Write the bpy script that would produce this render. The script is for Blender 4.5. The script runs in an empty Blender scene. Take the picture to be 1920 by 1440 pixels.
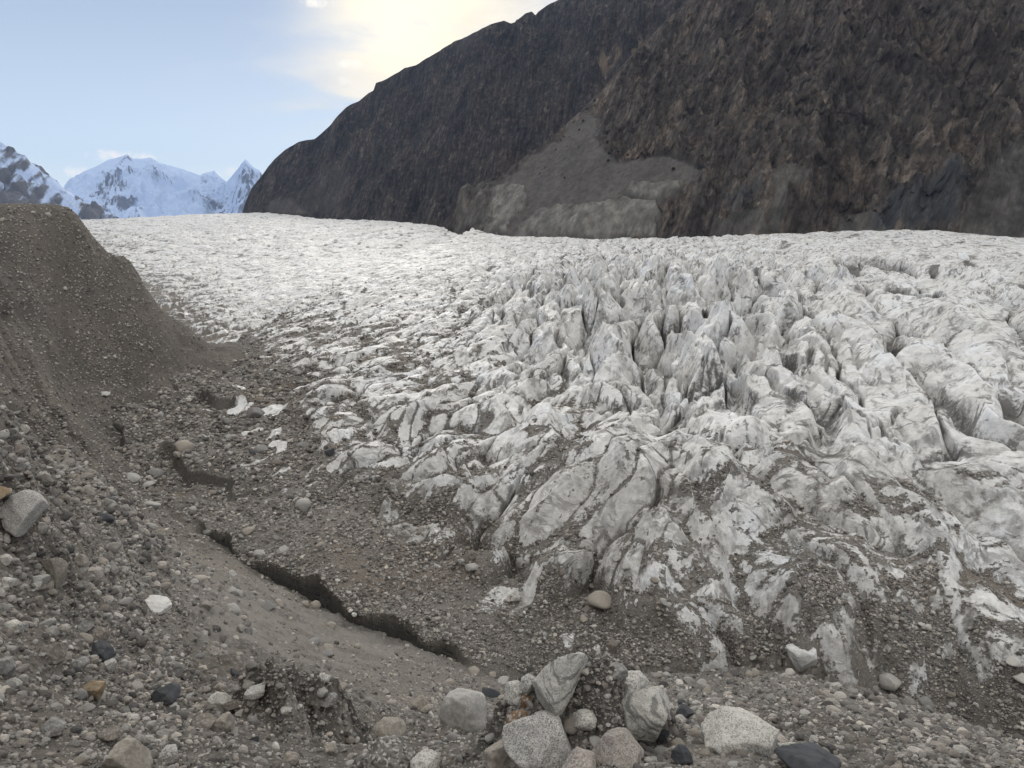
import bpy, bmesh, math, random
import numpy as np
from mathutils import Vector
random.seed(7)
rng = np.random.default_rng(11)
R = math.radians
scene = bpy.context.scene
col = scene.collection

# ------------------------------------------------------------------ camera, sky, sun, exposure
PITCH = 12.4
FPX = 1450.0
cam_d = bpy.data.cameras.new('camera')
cam = bpy.data.objects.new('camera', cam_d); col.objects.link(cam)
cam.location = (0, 0, 0); cam.rotation_euler = (R(90 - PITCH), 0, 0)
cam_d.sensor_width = 36; cam_d.lens = 36 * FPX / 1920
cam_d.clip_start = 0.05; cam_d.clip_end = 60000
scene.camera = cam
scene.view_settings.view_transform = 'Standard'
scene.view_settings.look = 'None'
scene.view_settings.gamma = 1
scene.view_settings.exposure = 0.18
scene.cycles.max_bounces = 5
scene.cycles.diffuse_bounces = 3
scene.cycles.volume_bounces = 0

SUN_AZ, SUN_EL = -7.6, 13.2          # degrees from the view axis (left is negative) and above the horizon
CP, SP = math.cos(R(PITCH)), math.sin(R(PITCH))


def pix_dir(px, py):
    u = (np.asarray(px, float) - 960) / FPX; v = (720 - np.asarray(py, float)) / FPX
    return u, CP + v * SP, -SP + v * CP


def pix_azel(px, py):
    x, y, z = pix_dir(px, py)
    return np.arctan2(x, y), np.arctan2(z, np.hypot(x, y))


def to_pix(x, y, z):
    f = np.maximum(y * CP - z * SP, 1e-3); up = y * SP + z * CP
    return 960 + FPX * x / f, 720 - FPX * up / f


class NT:
    """small helper round a node tree"""
    def __init__(s, nt):
        s.t = nt; nt.nodes.clear()

    def n(s, typ, ins=None, **kw):
        d = s.t.nodes.new(typ)
        for k, v in kw.items(): setattr(d, k, v)
        for k, v in (ins or {}).items():
            sock = d.inputs[k]
            if isinstance(v, bpy.types.NodeSocket): s.t.links.new(v, sock)
            else:
                if sock.type == 'RGBA' and not hasattr(v, '__len__'): v = (v, v, v, 1)
                elif sock.type == 'RGBA' and len(v) == 3: v = (*v, 1)
                sock.default_value = v
        return d

    def m(s, op, a, b=0.0, c=0.0, clamp=False):
        return s.n('ShaderNodeMath', {0: a, 1: b, 2: c}, operation=op, use_clamp=clamp).outputs[0]

    def vm(s, op, a, b=(0, 0, 0)):
        d = s.n('ShaderNodeVectorMath', {0: a, 1: b}, operation=op)
        return d.outputs['Value'] if op in ('DOT_PRODUCT', 'LENGTH', 'DISTANCE') else d.outputs[0]

    def ss(s, x, a, b, lo=0.0, hi=1.0):
        return s.n('ShaderNodeMapRange', {0: x, 1: a, 2: b, 3: lo, 4: hi}, interpolation_type='SMOOTHSTEP').outputs[0]

    def mix(s, f, a, b, mode='MIX'):
        d = s.t.nodes.new('ShaderNodeMix'); d.data_type = 'RGBA'; d.blend_type = mode
        for sock, v in ((d.inputs[0], f), (d.inputs[6], a), (d.inputs[7], b)):
            if isinstance(v, bpy.types.NodeSocket): s.t.links.new(v, sock)
            elif sock.type == 'RGBA': sock.default_value = (*v, 1) if len(v) == 3 else v
            else: sock.default_value = v
        return d.outputs[2]

    def noise(s, vec, scale, detail=4, rough=0.55, dist=0.0):
        return s.n('ShaderNodeTexNoise', {'Vector': vec, 'Scale': scale, 'Detail': detail, 'Roughness': rough, 'Distortion': dist}).outputs[0]

    def ramp(s, f, stops, interp='LINEAR'):
        d = s.n('ShaderNodeValToRGB', {0: f}); e = d.color_ramp.elements; d.color_ramp.interpolation = interp
        while len(e) < len(stops): e.new(0.5)
        for el, (p, c) in zip(e, stops): el.position = p; el.color = (*c, 1)
        return d.outputs[0]

    def attr(s, name):
        return s.n('ShaderNodeAttribute', attribute_name=name).outputs['Fac']

    def pos(s, scale=None, rot=None):
        p = s.n('ShaderNodeNewGeometry').outputs['Position']
        if scale is None and rot is None: return p
        return s.n('ShaderNodeMapping', {'Vector': p, 'Rotation': rot or (0, 0, 0), 'Scale': tuple(1 / k for k in (scale or (1, 1, 1)))}, vector_type='TEXTURE').outputs[0]


world = bpy.data.worlds.new('World'); scene.world = world; world.use_nodes = True
w = NT(world.node_tree)
SUN_DIR = Vector((math.sin(R(SUN_AZ)) * math.cos(R(SUN_EL)), math.cos(R(SUN_AZ)) * math.cos(R(SUN_EL)), math.sin(R(SUN_EL))))
sky = w.n('ShaderNodeTexSky', sky_type='NISHITA')
sky.sun_disc = False; sky.sun_elevation = R(SUN_EL); sky.sun_rotation = R(SUN_AZ); sky.altitude = 3000; sky.air_density = 1.0; sky.dust_density = 0.6; sky.ozone_density = 1.5
SKY_S = 0.10
d = w.vm('NORMALIZE', w.n('ShaderNodeTexCoord').outputs['Generated'])
sep = w.n('ShaderNodeSeparateXYZ', {0: d})
base = w.vm('SCALE', sky.outputs[0]); base.node.inputs['Scale'].default_value = SKY_S
lowz = w.ss(sep.outputs[2], 0.42, 0.02)
haz = w.mix(lowz, (0.31, 0.385, 0.545), (0.64, 0.72, 0.825))
base = w.mix(0.72, base, haz)
# thin cloud veil near the sun, unseen cloud added overhead and behind for fill
cosang = w.vm('DOT_PRODUCT', d, tuple(SUN_DIR))
ang = w.m('ARCCOSINE', w.m('MINIMUM', cosang, 0.99999))
flat = w.n('ShaderNodeCombineXYZ', {0: w.m('DIVIDE', sep.outputs[0], w.m('ADD', w.m('MAXIMUM', sep.outputs[2], 0.0), 0.18)), 1: w.m('DIVIDE', sep.outputs[1], w.m('ADD', w.m('MAXIMUM', sep.outputs[2], 0.0), 0.18)), 2: 0.0}).outputs[0]
cn = w.noise(flat, 1.4, 7, 0.55, 0.4)
veil_reg = w.m('MULTIPLY', w.ss(w.m('ADD', sep.outputs[0], w.m('MULTIPLY', w.m('SUBTRACT', w.noise(flat, 0.9, 5, 0.6), 0.5), 0.55)), -0.34, -0.10), w.ss(sep.outputs[2], 0.04, 0.14))
over = w.ss(sep.outputs[2], 0.36, 0.6)
back = w.m('MULTIPLY', w.ss(sep.outputs[1], 0.3, -0.3), w.ss(sep.outputs[2], 0.0, 0.12))
dens = w.m('MAXIMUM', w.m('MULTIPLY', veil_reg, w.ss(cn, 0.38, 0.53)), w.m('MAXIMUM', w.m('MULTIPLY', over, 0.95), w.m('MULTIPLY', back, 0.4)))
glow = w.m('POWER', w.ss(ang, 0.36, 0.0), 2.0)
cloud_col = w.mix(glow, (0.76, 0.77, 0.79), (0.96, 0.86, 0.69))
cloud_col = w.mix(1.0, cloud_col, w.ramp(w.noise(flat, 3.2, 7, 0.6), ((0.35, (0.88, 0.89, 0.92)), (0.6, (1.06, 1.05, 1.03)))), 'MULTIPLY')
cloud_hi = w.mix(w.ss(sep.outputs[2], 0.3, 0.55), cloud_col, (1.22, 1.205, 1.175))
skyc = w.mix(dens, base, cloud_hi)


def puff(az, el, wa, we, strength, seed):
    """small bright cloud at one direction of the sky"""
    c = Vector((math.sin(az) * math.cos(el), math.cos(az) * math.cos(el), math.sin(el)))
    rt = Vector((math.cos(az), -math.sin(az), 0)); up = rt.cross(c)
    a = w.m('DIVIDE', w.vm('DOT_PRODUCT', d, tuple(rt)), wa)
    b = w.m('DIVIDE', w.vm('DOT_PRODUCT', w.vm('SUBTRACT', d, tuple(c)), tuple(up)), we)
    q = w.m('ADD', w.m('MULTIPLY', a, a), w.m('MULTIPLY', b, b))
    nn = w.noise(w.vm('ADD', d, (seed, seed * 2, 0)), 60, 8, 0.7)
    front = w.m('GREATER_THAN', w.vm('DOT_PRODUCT', d, tuple(c)), 0.5)
    return w.m('MULTIPLY', front, w.ss(w.m('ADD', w.m('SUBTRACT', 1.0, q), w.m('MULTIPLY', w.m('SUBTRACT', nn, 0.5), 5.0)), -0.1, 1.6, 0.0, strength))


PUFFS = []
for (px, py, ww, hh, s) in ((214, 292, 40, 11, 0.95), (268, 294, 32, 8, 0.9), (148, 322, 26, 10, 0.95), (402, 327, 18, 8, 0.8), (430, 322, 14, 10, .6), (655, 119, 24, 9, 0.95), (643, 150, 12, 9, 0.55), (592, 5, 28, 8, 0.9)):
    az, el = pix_azel(px, py)
    pm = puff(float(az), float(el), ww / FPX, hh / FPX, s, px * 0.01)
    skyc = w.mix(pm, skyc, (0.96, 0.93, 0.90))
core = w.m('MULTIPLY', w.m('POWER', w.ss(ang, 0.20, 0.0), 2.0), w.ss(cn, 0.2, 0.5))
skyc = w.mix(w.m('MULTIPLY', core, 0.85), skyc, (1.25, 1.12, 0.86))
w.n('ShaderNodeOutputWorld', {0: w.n('ShaderNodeBackground', {0: skyc, 1: 1.0}).outputs[0]})

sun_d = bpy.data.lights.new('sun', 'SUN'); sun_d.energy = 1.6; sun_d.angle = R(12); sun_d.color = (1.0, 0.95, 0.87)
sun = bpy.data.objects.new('sun', sun_d); col.objects.link(sun)
sun.rotation_euler = (-SUN_DIR).to_track_quat('-Z', 'Y').to_euler()


# ------------------------------------------------------------------ numpy noise
def _h(ix, iy, seed):
    h = (ix.astype(np.uint32) * np.uint32(374761393) + iy.astype(np.uint32) * np.uint32(668265263) + np.uint32((seed * 2246822519) & 0xffffffff))
    h ^= h >> np.uint32(13); h *= np.uint32(1274126177); h ^= h >> np.uint32(16); h *= np.uint32(2246822519); h ^= h >> np.uint32(15)
    return h


_ang = np.arange(256) * (2 * np.pi / 256)
_gx = np.cos(_ang).astype(np.float32); _gy = np.sin(_ang).astype(np.float32)


def pnoise(x, y, seed=0):
    x = np.asarray(x, np.float32); y = np.asarray(y, np.float32)
    fx0 = np.floor(x); fy0 = np.floor(y)
    ix = fx0.astype(np.int32); iy = fy0.astype(np.int32); fx = x - fx0; fy = y - fy0
    u = fx * fx * fx * (fx * (fx * 6 - 15) + 10); v = fy * fy * fy * (fy * (fy * 6 - 15) + 10)

    def g(a, b):
        k = _h(ix + a, iy + b, seed) & np.uint32(255)
        return _gx[k] * (fx - a) + _gy[k] * (fy - b)
    n0 = g(0, 0); n0 = n0 + u * (g(1, 0) - n0)
    n1 = g(0, 1); n1 = n1 + u * (g(1, 1) - n1)
    return (n0 + v * (n1 - n0)) * 1.5


def fbm(x, y, octs=5, seed=0, gain=0.5, lac=2.03):
    s = 0; a = 1.0; f = 1.0
    for i in range(octs):
        s = s + a * pnoise(x * f + 17.3 * i, y * f - 9.1 * i, seed + i); a *= gain; f *= lac
    return s


def ridged(x, y, octs=4, seed=0, gain=0.5, lac=2.1):
    s = 0; a = 1.0; f = 1.0; tot = 0; wgt = 1.0
    for i in range(octs):
        n = 1 - np.abs(pnoise(x * f + 13.7 * i, y * f + 5.3 * i, seed + i)) * 1.3
        n = np.clip(n, 0, 1); n = n * n * wgt
        s = s + a * n; tot += a; wgt = np.clip(n * 1.6, 0, 1); a *= gain; f *= lac
    return s / tot


def worley(x, y, seed=0, jit=0.9):
    x = np.asarray(x, np.float32); y = np.asarray(y, np.float32)
    ix = np.floor(x).astype(np.int32); iy = np.floor(y).astype(np.int32)
    f1 = np.full(x.shape, 9, np.float32); f2 = f1.copy(); cid = np.zeros(x.shape, np.uint32); dx1 = np.zeros_like(f1); dy1 = np.zeros_like(f1)
    for a in (-1, 0, 1):
        for b in (-1, 0, 1):
            h = _h(ix + a, iy + b, seed)
            cx = ix + a + 0.5 + jit * ((h & np.uint32(1023)).astype(np.float32) / 1023 - 0.5)
            cy = iy + b + 0.5 + jit * (((h >> np.uint32(10)) & np.uint32(1023)).astype(np.float32) / 1023 - 0.5)
            dx = x - cx; dy = y - cy; dd = np.sqrt(dx * dx + dy * dy)
            near = dd < f1
            f2 = np.where(near, f1, np.minimum(f2, dd))
            f1 = np.where(near, dd, f1); cid = np.where(near, h, cid); dx1 = np.where(near, dx, dx1); dy1 = np.where(near, dy, dy1)
    return f1, f2, cid, dx1, dy1


def rnd(cid, k):
    h = cid * np.uint32(2654435761) + np.uint32((k * 40503 * 65537) & 0xffffffff)
    h ^= h >> np.uint32(15); h *= np.uint32(2246822519); h ^= h >> np.uint32(13)
    return (h & np.uint32(65535)).astype(np.float32) / 65535


def sst(x, a, b):
    t = np.clip((x - a) / (b - a), 0, 1); return t * t * (3 - 2 * t)


def rbf_fit(P, val, smooth=0.0):
    P = np.asarray(P, float); n = len(P)
    D = np.sqrt(((P[:, None] - P[None]) ** 2).sum(-1)); K = D ** 2 * np.log(D + 1e-9) + smooth * np.eye(n)
    A = np.zeros((n + 3, n + 3)); A[:n, :n] = K; A[:n, n:] = np.c_[np.ones(n), P]; A[n:, :n] = A[:n, n:].T
    return P, np.linalg.solve(A, np.r_[val, 0, 0, 0])


def rbf_eval(fit, X, Y):
    P, c = fit; n = len(P); out = c[n] + c[n + 1] * X + c[n + 2] * Y
    for i in range(n):
        D = np.sqrt((X - P[i, 0]) ** 2 + (Y - P[i, 1]) ** 2); out = out + c[i] * D * D * np.log(D + 1e-9)
    return out


def bil(G, a0, a1, l0, l1, A, L):
    """bilinear lookup of grid G[l, a] over az a0..a1 and lnr l0..l1"""
    nl, na = G.shape
    fa = np.clip((A - a0) / (a1 - a0) * (na - 1), 0, na - 1.001); fl = np.clip((L - l0) / (l1 - l0) * (nl - 1), 0, nl - 1.001)
    ia = fa.astype(int); il = fl.astype(int); fa = fa - ia; fl = fl - il
    return (G[il, ia] * (1 - fa) + G[il, ia + 1] * fa) * (1 - fl) + (G[il + 1, ia] * (1 - fa) + G[il + 1, ia + 1] * fa) * fl


def grid_mesh(name, X, Y, Z, mat, attrs=None, smooth=True, kind='structure'):
    nr, nc = X.shape
    co = np.stack([X, Y, Z], -1).reshape(-1, 3).astype(np.float32)
    i = (np.arange(nr - 1)[:, None] * nc + np.arange(nc - 1)[None]).ravel()
    f = np.stack([i, i + 1, i + nc + 1, i + nc], -1).astype(np.int32)
    return raw_mesh(name, co, f, mat, attrs, smooth, kind)


def raw_mesh(name, co, f, mat, attrs=None, smooth=True, kind=None, parent=None):
    me = bpy.data.meshes.new(name); nf, k = f.shape
    me.vertices.add(len(co)); me.vertices.foreach_set('co', np.ascontiguousarray(co, np.float32).ravel())
    me.loops.add(nf * k); me.loops.foreach_set('vertex_index', np.ascontiguousarray(f, np.int32).ravel())
    me.polygons.add(nf); me.polygons.foreach_set('loop_start', np.arange(nf, dtype=np.int32) * k)
    me.polygons.foreach_set('use_smooth', np.full(nf, smooth))
    for kx, vv in (attrs or {}).items():
        a = me.attributes.new(kx, 'FLOAT', 'POINT'); a.data.foreach_set('value', np.ascontiguousarray(vv, np.float32).ravel())
    me.update(calc_edges=True)
    me.materials.append(mat)
    o = bpy.data.objects.new(name, me); col.objects.link(o)
    if kind: o['kind'] = kind
    if parent: o.parent = parent
    return o


# ------------------------------------------------------------------ materials
def new_mat(name):
    m = bpy.data.materials.new(name); m.use_nodes = True
    return m, NT(m.node_tree)


def finish(m, t, color, rough=0.9, bump=None, spec=0.2):
    ins = {'Base Color': color, 'Roughness': rough, 'Specular IOR Level': spec}
    if bump is not None: ins['Normal'] = bump
    b = t.n('ShaderNodeBsdfPrincipled', ins)
    t.n('ShaderNodeOutputMaterial', {0: b.outputs[0]})
    return m


def gravel_color(t, p, tint=(1, 1, 1)):
    """colour and height of stony ground at several stone sizes"""
    big = t.noise(p, 0.07, 5, 0.6)
    c = t.ramp(big, ((0.3, (0.105, 0.099, 0.091)), (0.5, (0.160, 0.150, 0.137)), (0.7, (0.215, 0.200, 0.180))))
    h = None
    for sc, amt in ((1.3, 0.5), (4.5, 0.55), (16.0, 0.6)):
        v = t.n('ShaderNodeTexVoronoi', {'Vector': t.vm('ADD', p, (sc, 0, 0)), 'Scale': sc, 'Randomness': 1.0})
        cv = t.n('ShaderNodeSeparateColor', {0: v.outputs['Color']})
        stone = t.ss(v.outputs['Distance'], 0.42, 0.30)
        on = t.m('MULTIPLY', stone, t.ss(cv.outputs[0], 0.45, 0.6))
        sc_col = t.ramp(cv.outputs[1], ((0.0, (0.06, 0.058, 0.056)), (0.35, (0.18, 0.17, 0.155)), (0.7, (0.32, 0.30, 0.275)), (1.0, (0.50, 0.48, 0.45))))
        c = t.mix(t.m('MULTIPLY', on, amt), c, sc_col)
        hh = t.m('MULTIPLY', on, 0.25 / sc)
        h = hh if h is None else t.m('ADD', h, hh)
    fine = t.noise(p, 9, 8, 0.7)
    c = t.mix(1.0, c, t.ramp(fine, ((0.3, (0.55, 0.55, 0.55)), (0.7, (1.35, 1.33, 1.3)))), 'MULTIPLY')
    h = t.m('ADD', h, t.m('MULTIPLY', t.noise(p, 2.2, 10, 0.7), 0.25))
    return c, h


# moraine ground
M_MORAINE, t = new_mat('moraine_ground')
p = t.pos()
c, h = gravel_color(t, p)
warm = t.attr('warm')
c = t.mix(1.0, c, t.mix(warm, (0.97, 0.99, 1.01), (1.04, 1.0, 0.96)), 'MULTIPLY')
fines = t.m('MULTIPLY', t.attr('fines'), t.ss(t.noise(p, 0.25, 5, 0.6), 0.40, 0.58))
c = t.mix(t.m('MULTIPLY', fines, 0.8), c, (0.185, 0.172, 0.152))
c = t.mix(1.0, c, t.mix(t.attr('bowl'), (1, 1, 1), (0.70, 0.69, 0.68)), 'MULTIPLY')  # darker bowl ground; near ground also darkened as painted contact shade
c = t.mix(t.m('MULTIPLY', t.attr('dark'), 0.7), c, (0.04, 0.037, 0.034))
h = t.m('MULTIPLY', h, t.m('SUBTRACT', 1.0, t.m('MULTIPLY', fines, 0.75)))
finish(M_MORAINE, t, c, 0.95, t.n('ShaderNodeBump', {'Height': h, 'Strength': 0.9, 'Distance': 0.6}).outputs[0], 0.1)

# glacier ice with debris
M_ICE, t = new_mat('glacier_ice')
p = t.pos()
n1 = t.noise(p, 0.11, 5, 0.6); n2 = t.noise(p, 0.9, 6, 0.65)
ice = t.ramp(n1, ((0.3, (0.53, 0.52, 0.495)), (0.5, (0.625, 0.618, 0.60)), (0.68, (0.68, 0.692, 0.70))))
ice = t.mix(1.0, ice, t.ramp(n2, ((0.3, (0.82, 0.81, 0.79)), (0.62, (1.05, 1.05, 1.05)))), 'MULTIPLY')
# thin dirt lines: cracks and layers
wob = t.vm('ADD', p, t.vm('SCALE', t.n('ShaderNodeTexNoise', {'Vector': p, 'Scale': 0.35, 'Detail': 4}).outputs['Color']))
wob.node.inputs[1].links[0].from_node.inputs['Scale'].default_value = 2.2


def line_set(t, vec, rot, scl, width, seed):
    mp = t.n('ShaderNodeMapping', {'Vector': t.vm('ADD', vec, (seed, seed * 1.7, 0)), 'Rotation': rot, 'Scale': scl}, vector_type='TEXTURE').outputs[0]
    nn = t.noise(mp, 1.0, 3, 0.55)
    return t.ss(t.m('ABSOLUTE', t.m('SUBTRACT', nn, 0.5)), width, width * 0.25)


l1 = line_set(t, wob, (0, 0, R(-27)), (2.0, 11.0, 6.0), 0.055, 3)
l2 = line_set(t, wob, (0, 0, R(55)), (2.8, 14.0, 7.0), 0.045, 41)
l3 = line_set(t, wob, (R(6), R(9), 0), (14.0, 14.0, 0.75), 0.07, 77)
l4 = line_set(t, wob, (0, 0, R(-12)), (5.0, 26.0, 14.0), 0.035, 131)
gate = t.noise(p, 0.08, 3, 0.5)
lines = t.m('MAXIMUM', t.m('MULTIPLY', l1, t.ss(gate, 0.40, 0.60)), t.m('MAXIMUM', t.m('MULTIPLY', l2, t.ss(gate, 0.58, 0.42)), t.m('MULTIPLY', l4, 0.7)))
strata = t.m('MULTIPLY', t.m('MULTIPLY', l3, t.attr('strata')), 0.75)
lines = t.m('MAXIMUM', lines, strata)
lines = t.m('MULTIPLY', lines, t.ss(t.noise(p, 0.28, 5, 0.65), 0.40, 0.58))
ice = t.mix(t.m('MULTIPLY', lines, 0.85), ice, (0.10, 0.092, 0.082))
ice = t.mix(t.m('MULTIPLY', t.ss(t.m('ADD', t.attr('crack'), t.m('MULTIPLY', t.m('SUBTRACT', t.noise(p, 1.4, 8, 0.78), 0.5), 1.5)), 0.28, 0.70), 0.9), ice, (0.075, 0.069, 0.062))  # dark crevasses: dirt fill and painted shade in one colour
# dusting
dust = t.ss(t.m('ADD', t.attr('dust'), t.m('MULTIPLY', t.m('SUBTRACT', t.noise(p, 1.6, 9, 0.72), 0.5), 1.5)), 0.35, 1.1)
ice = t.mix(t.m('MULTIPLY', dust, 0.55), ice, (0.24, 0.225, 0.20))
deb, dh = gravel_color(t, p)
deb = t.mix(1.0, deb, (0.95, 0.93, 0.91), 'MULTIPLY')
deb = t.mix(t.ss(t.noise(p, 0.05, 3, 0.5), 0.5, 0.68), deb, t.mix(1.0, deb, (1.04, 0.97, 0.90), 'MULTIPLY'))
strk = t.pos((0.55, 0.8, 0.9), (0, 0, R(-12)))
br = t.m('ADD', t.m('MULTIPLY', t.m('SUBTRACT', t.noise(strk, 1.0, 10, 0.78), 0.5), 1.1), t.m('MULTIPLY', t.m('SUBTRACT', t.noise(p, 3.0, 8, 0.8), 0.5), 1.3))
dm = t.ss(t.m('ADD', t.attr('dirt'), br), 0.45, 0.55)
colr = t.mix(dm, ice, deb)
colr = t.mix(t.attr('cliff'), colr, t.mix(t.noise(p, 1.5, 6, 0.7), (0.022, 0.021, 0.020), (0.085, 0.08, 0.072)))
hgt = t.m('ADD', t.m('MULTIPLY', dh, dm), t.m('ADD', t.m('MULTIPLY', t.noise(p, 0.7, 9, 0.62), 0.5), t.m('MULTIPLY', lines, -0.12)))
b = t.n('ShaderNodeBump', {'Height': hgt, 'Strength': 0.8, 'Distance': 0.8}).outputs[0]
finish(M_ICE, t, colr, t.m('ADD', 0.62, t.m('MULTIPLY', dm, 0.3)), b, 0.25)


def rock_mat(name, c0, c1, c2, lean=R(18)):
    m, t = new_mat(name)
    p = t.pos()
    q = t.pos((0.20, 0.022, 0.011), (0, lean, 0))
    wob = t.vm('ADD', q, t.vm('SCALE', t.n('ShaderNodeTexNoise', {'Vector': p, 'Scale': 0.012, 'Detail': 3}).outputs['Color']))
    wob.node.inputs[1].links[0].from_node.inputs['Scale'].default_value = 1.1
    s1 = t.noise(wob, 1.0, 10, 0.68)
    rm = t.n('ShaderNodeTexNoise', {'Vector': wob, 'Scale': 0.8, 'Detail': 9, 'Roughness': 0.62, 'Lacunarity': 2.3, 'Offset': 0.9, 'Gain': 2.0}, noise_type='RIDGED_MULTIFRACTAL', normalize=True).outputs[0]
    s2 = t.noise(p, 0.012, 7, 0.6)
    s3 = t.noise(wob, 3.0, 8, 0.75)
    c = t.ramp(t.m('ADD', t.m('MULTIPLY', s1, 0.65), t.m('MULTIPLY', s3, 0.35)), ((0.37, c0), (0.5, c1), (0.63, c2)))
    c = t.mix(1.0, c, t.ramp(s2, ((0.35, (0.82, 0.82, 0.84)), (0.5, (1, 1, 1)), (0.65, (1.07, 1.01, 0.97)))), 'MULTIPLY')
    big = t.noise(t.pos((0.022, 0.008, 0.005), (0, lean, 0)), 1.0, 6, 0.6)
    c = t.mix(1.0, c, t.ramp(big, ((0.36, (0.72, 0.72, 0.74)), (0.5, (1, 1, 1)), (0.64, (1.25, 1.22, 1.19)))), 'MULTIPLY')
    c = t.mix(1.0, c, t.ramp(rm, ((0.15, (0.78, 0.78, 0.79)), (0.45, (1, 1, 1)), (0.8, (1.25, 1.23, 1.2)))), 'MULTIPLY')
    crisp = t.noise(t.vm('ADD', p, (90, 10, 0)), 0.09, 10, 0.78)
    c = t.mix(1.0, c, t.ramp(crisp, ((0.36, (0.55, 0.55, 0.56)), (0.5, (1, 1, 1)), (0.66, (1.6, 1.56, 1.5)))), 'MULTIPLY')
    dk = t.m('MULTIPLY', t.ss(crisp, 0.42, 0.36), 1.0)
    c = t.mix(t.m('MULTIPLY', dk, 0.55), c, (0.016, 0.015, 0.014))
    lt = t.ss(t.noise(t.pos((0.32, 0.1, 0.06), (0, lean, 0)), 1.0, 6, 0.7), 0.63, 0.69)
    c = t.mix(t.m('MULTIPLY', lt, 0.5), c, (0.17, 0.155, 0.14))
    wv = t.vm('ADD', t.pos((0.11, 0.05, 0.030), (0, lean, 0)), t.vm('SCALE', t.n('ShaderNodeTexNoise', {'Vector': p, 'Scale': 0.05, 'Detail': 5}).outputs['Color']))
    wv.node.inputs[1].links[0].from_node.inputs['Scale'].default_value = 0.9
    face_h = None
    for sc_, am in ((1.0, 0.38), (2.6, 0.5), (0.28, 0.25)):
        vo = t.n('ShaderNodeTexVoronoi', {'Vector': wv, 'Scale': sc_})
        fv = t.n('ShaderNodeSeparateColor', {0: vo.outputs['Color']}).outputs[0]
        c = t.mix(am, c, t.mix(1.0, c, t.ramp(fv, ((0.0, (0.42, 0.42, 0.43)), (0.25, (0.75, 0.75, 0.75)), (0.7, (1.15, 1.13, 1.1)), (0.9, (1.35, 1.32, 1.27)), (1.0, (2.3, 2.2, 2.05)))), 'MULTIPLY'))
        face_h = t.m('MULTIPLY', fv, 5.0 / sc_) if face_h is None else t.m('ADD', face_h, t.m('MULTIPLY', fv, 4.0 / (sc_ + 0.5)))
    # scattered rust and pale faces
    rust = t.m('MULTIPLY', t.ss(t.noise(t.vm('ADD', p, (700, 50, 0)), 0.008, 6, 0.6), 0.58, 0.70), t.ss(s1, 0.42, 0.56))
    c = t.mix(t.m('MULTIPLY', rust, 0.22), c, (0.12, 0.066, 0.045))
    stk = t.m('MULTIPLY', t.attr('streak'), t.ss(t.noise(t.pos((0.16, 0.02, 0.007), (0, R(17), 0)), 1.0, 3, 0.5), 0.70, 0.76))
    c = t.mix(t.m('MULTIPLY', stk, 0.6), c, (0.30, 0.28, 0.26))
    sn = t.m('ADD', t.m('MULTIPLY', t.noise(p, 0.16, 9, 0.72), 0.6), t.m('MULTIPLY', t.noise(t.pos((0.05, 0.012, 0.012), (0, R(25), 0)), 1.0, 7, 0.65), 0.4))
    scree = t.ramp(sn, ((0.38, (0.060, 0.054, 0.049)), (0.5, (0.094, 0.085, 0.077)), (0.62, (0.135, 0.122, 0.110))))
    c = t.mix(t.attr('scree'), c, scree)
    pale = t.ramp(t.noise(t.pos((0.10, 0.04, 0.05), (0, 0.3, 0)), 1.0, 9, 0.7), ((0.36, (0.085, 0.080, 0.072)), (0.5, (0.155, 0.146, 0.130)), (0.64, (0.27, 0.25, 0.22))))
    c = t.mix(t.attr('pale'), c, pale)
    blue = t.ramp(s1, ((0.3, (0.075, 0.082, 0.09)), (0.7, (0.15, 0.155, 0.165))))
    c = t.mix(t.attr('blue'), c, blue)
    tanc = t.ramp(s3, ((0.35, (0.15, 0.115, 0.085)), (0.7, (0.30, 0.235, 0.17))))
    c = t.mix(t.attr('tan'), c, tanc)
    h = t.m('ADD', t.m('MULTIPLY', rm, 4.0), t.m('ADD', t.m('MULTIPLY', crisp, 7.0), face_h))
    h = t.m('MULTIPLY', h, t.m('SUBTRACT', 1.0, t.m('MULTIPLY', t.attr('scree'), 0.85)))
    b = t.n('ShaderNodeBump', {'Height': h, 'Strength': 1.0, 'Distance': 1.0}).outputs[0]
    return finish(m, t, c, 0.95, b, 0.08)


M_RIDGE = rock_mat('far_ridge_rock', (0.030, 0.028, 0.028), (0.056, 0.051, 0.048), (0.105, 0.095, 0.088), R(8))
M_CLIFF = rock_mat('near_cliff_rock', (0.064, 0.057, 0.052), (0.114, 0.101, 0.091), (0.185, 0.168, 0.154), R(20))

M_SNOW, t = new_mat('shade_tinted_snow_and_rock')
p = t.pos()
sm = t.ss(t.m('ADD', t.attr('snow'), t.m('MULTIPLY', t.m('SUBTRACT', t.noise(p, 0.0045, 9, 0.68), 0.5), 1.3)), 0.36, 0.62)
c = t.mix(sm, t.ramp(t.noise(p, 0.006, 6, 0.6), ((0.3, (0.07, 0.07, 0.08)), (0.7, (0.15, 0.15, 0.16)))), (0.44, 0.535, 0.72))  # snow darkened to blue: mountain shade is put into its colour
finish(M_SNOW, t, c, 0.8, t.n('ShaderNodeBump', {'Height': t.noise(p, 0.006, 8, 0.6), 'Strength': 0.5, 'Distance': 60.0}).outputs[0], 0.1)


# ------------------------------------------------------------------ glacier and moraine base surfaces
def landmark(px, py, r=None, z=None):
    az, el = pix_azel(px, py)
    if r is None: r = z / math.tan(el)
    return float(az), float(math.log(r)), float(r * math.tan(el))


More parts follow.
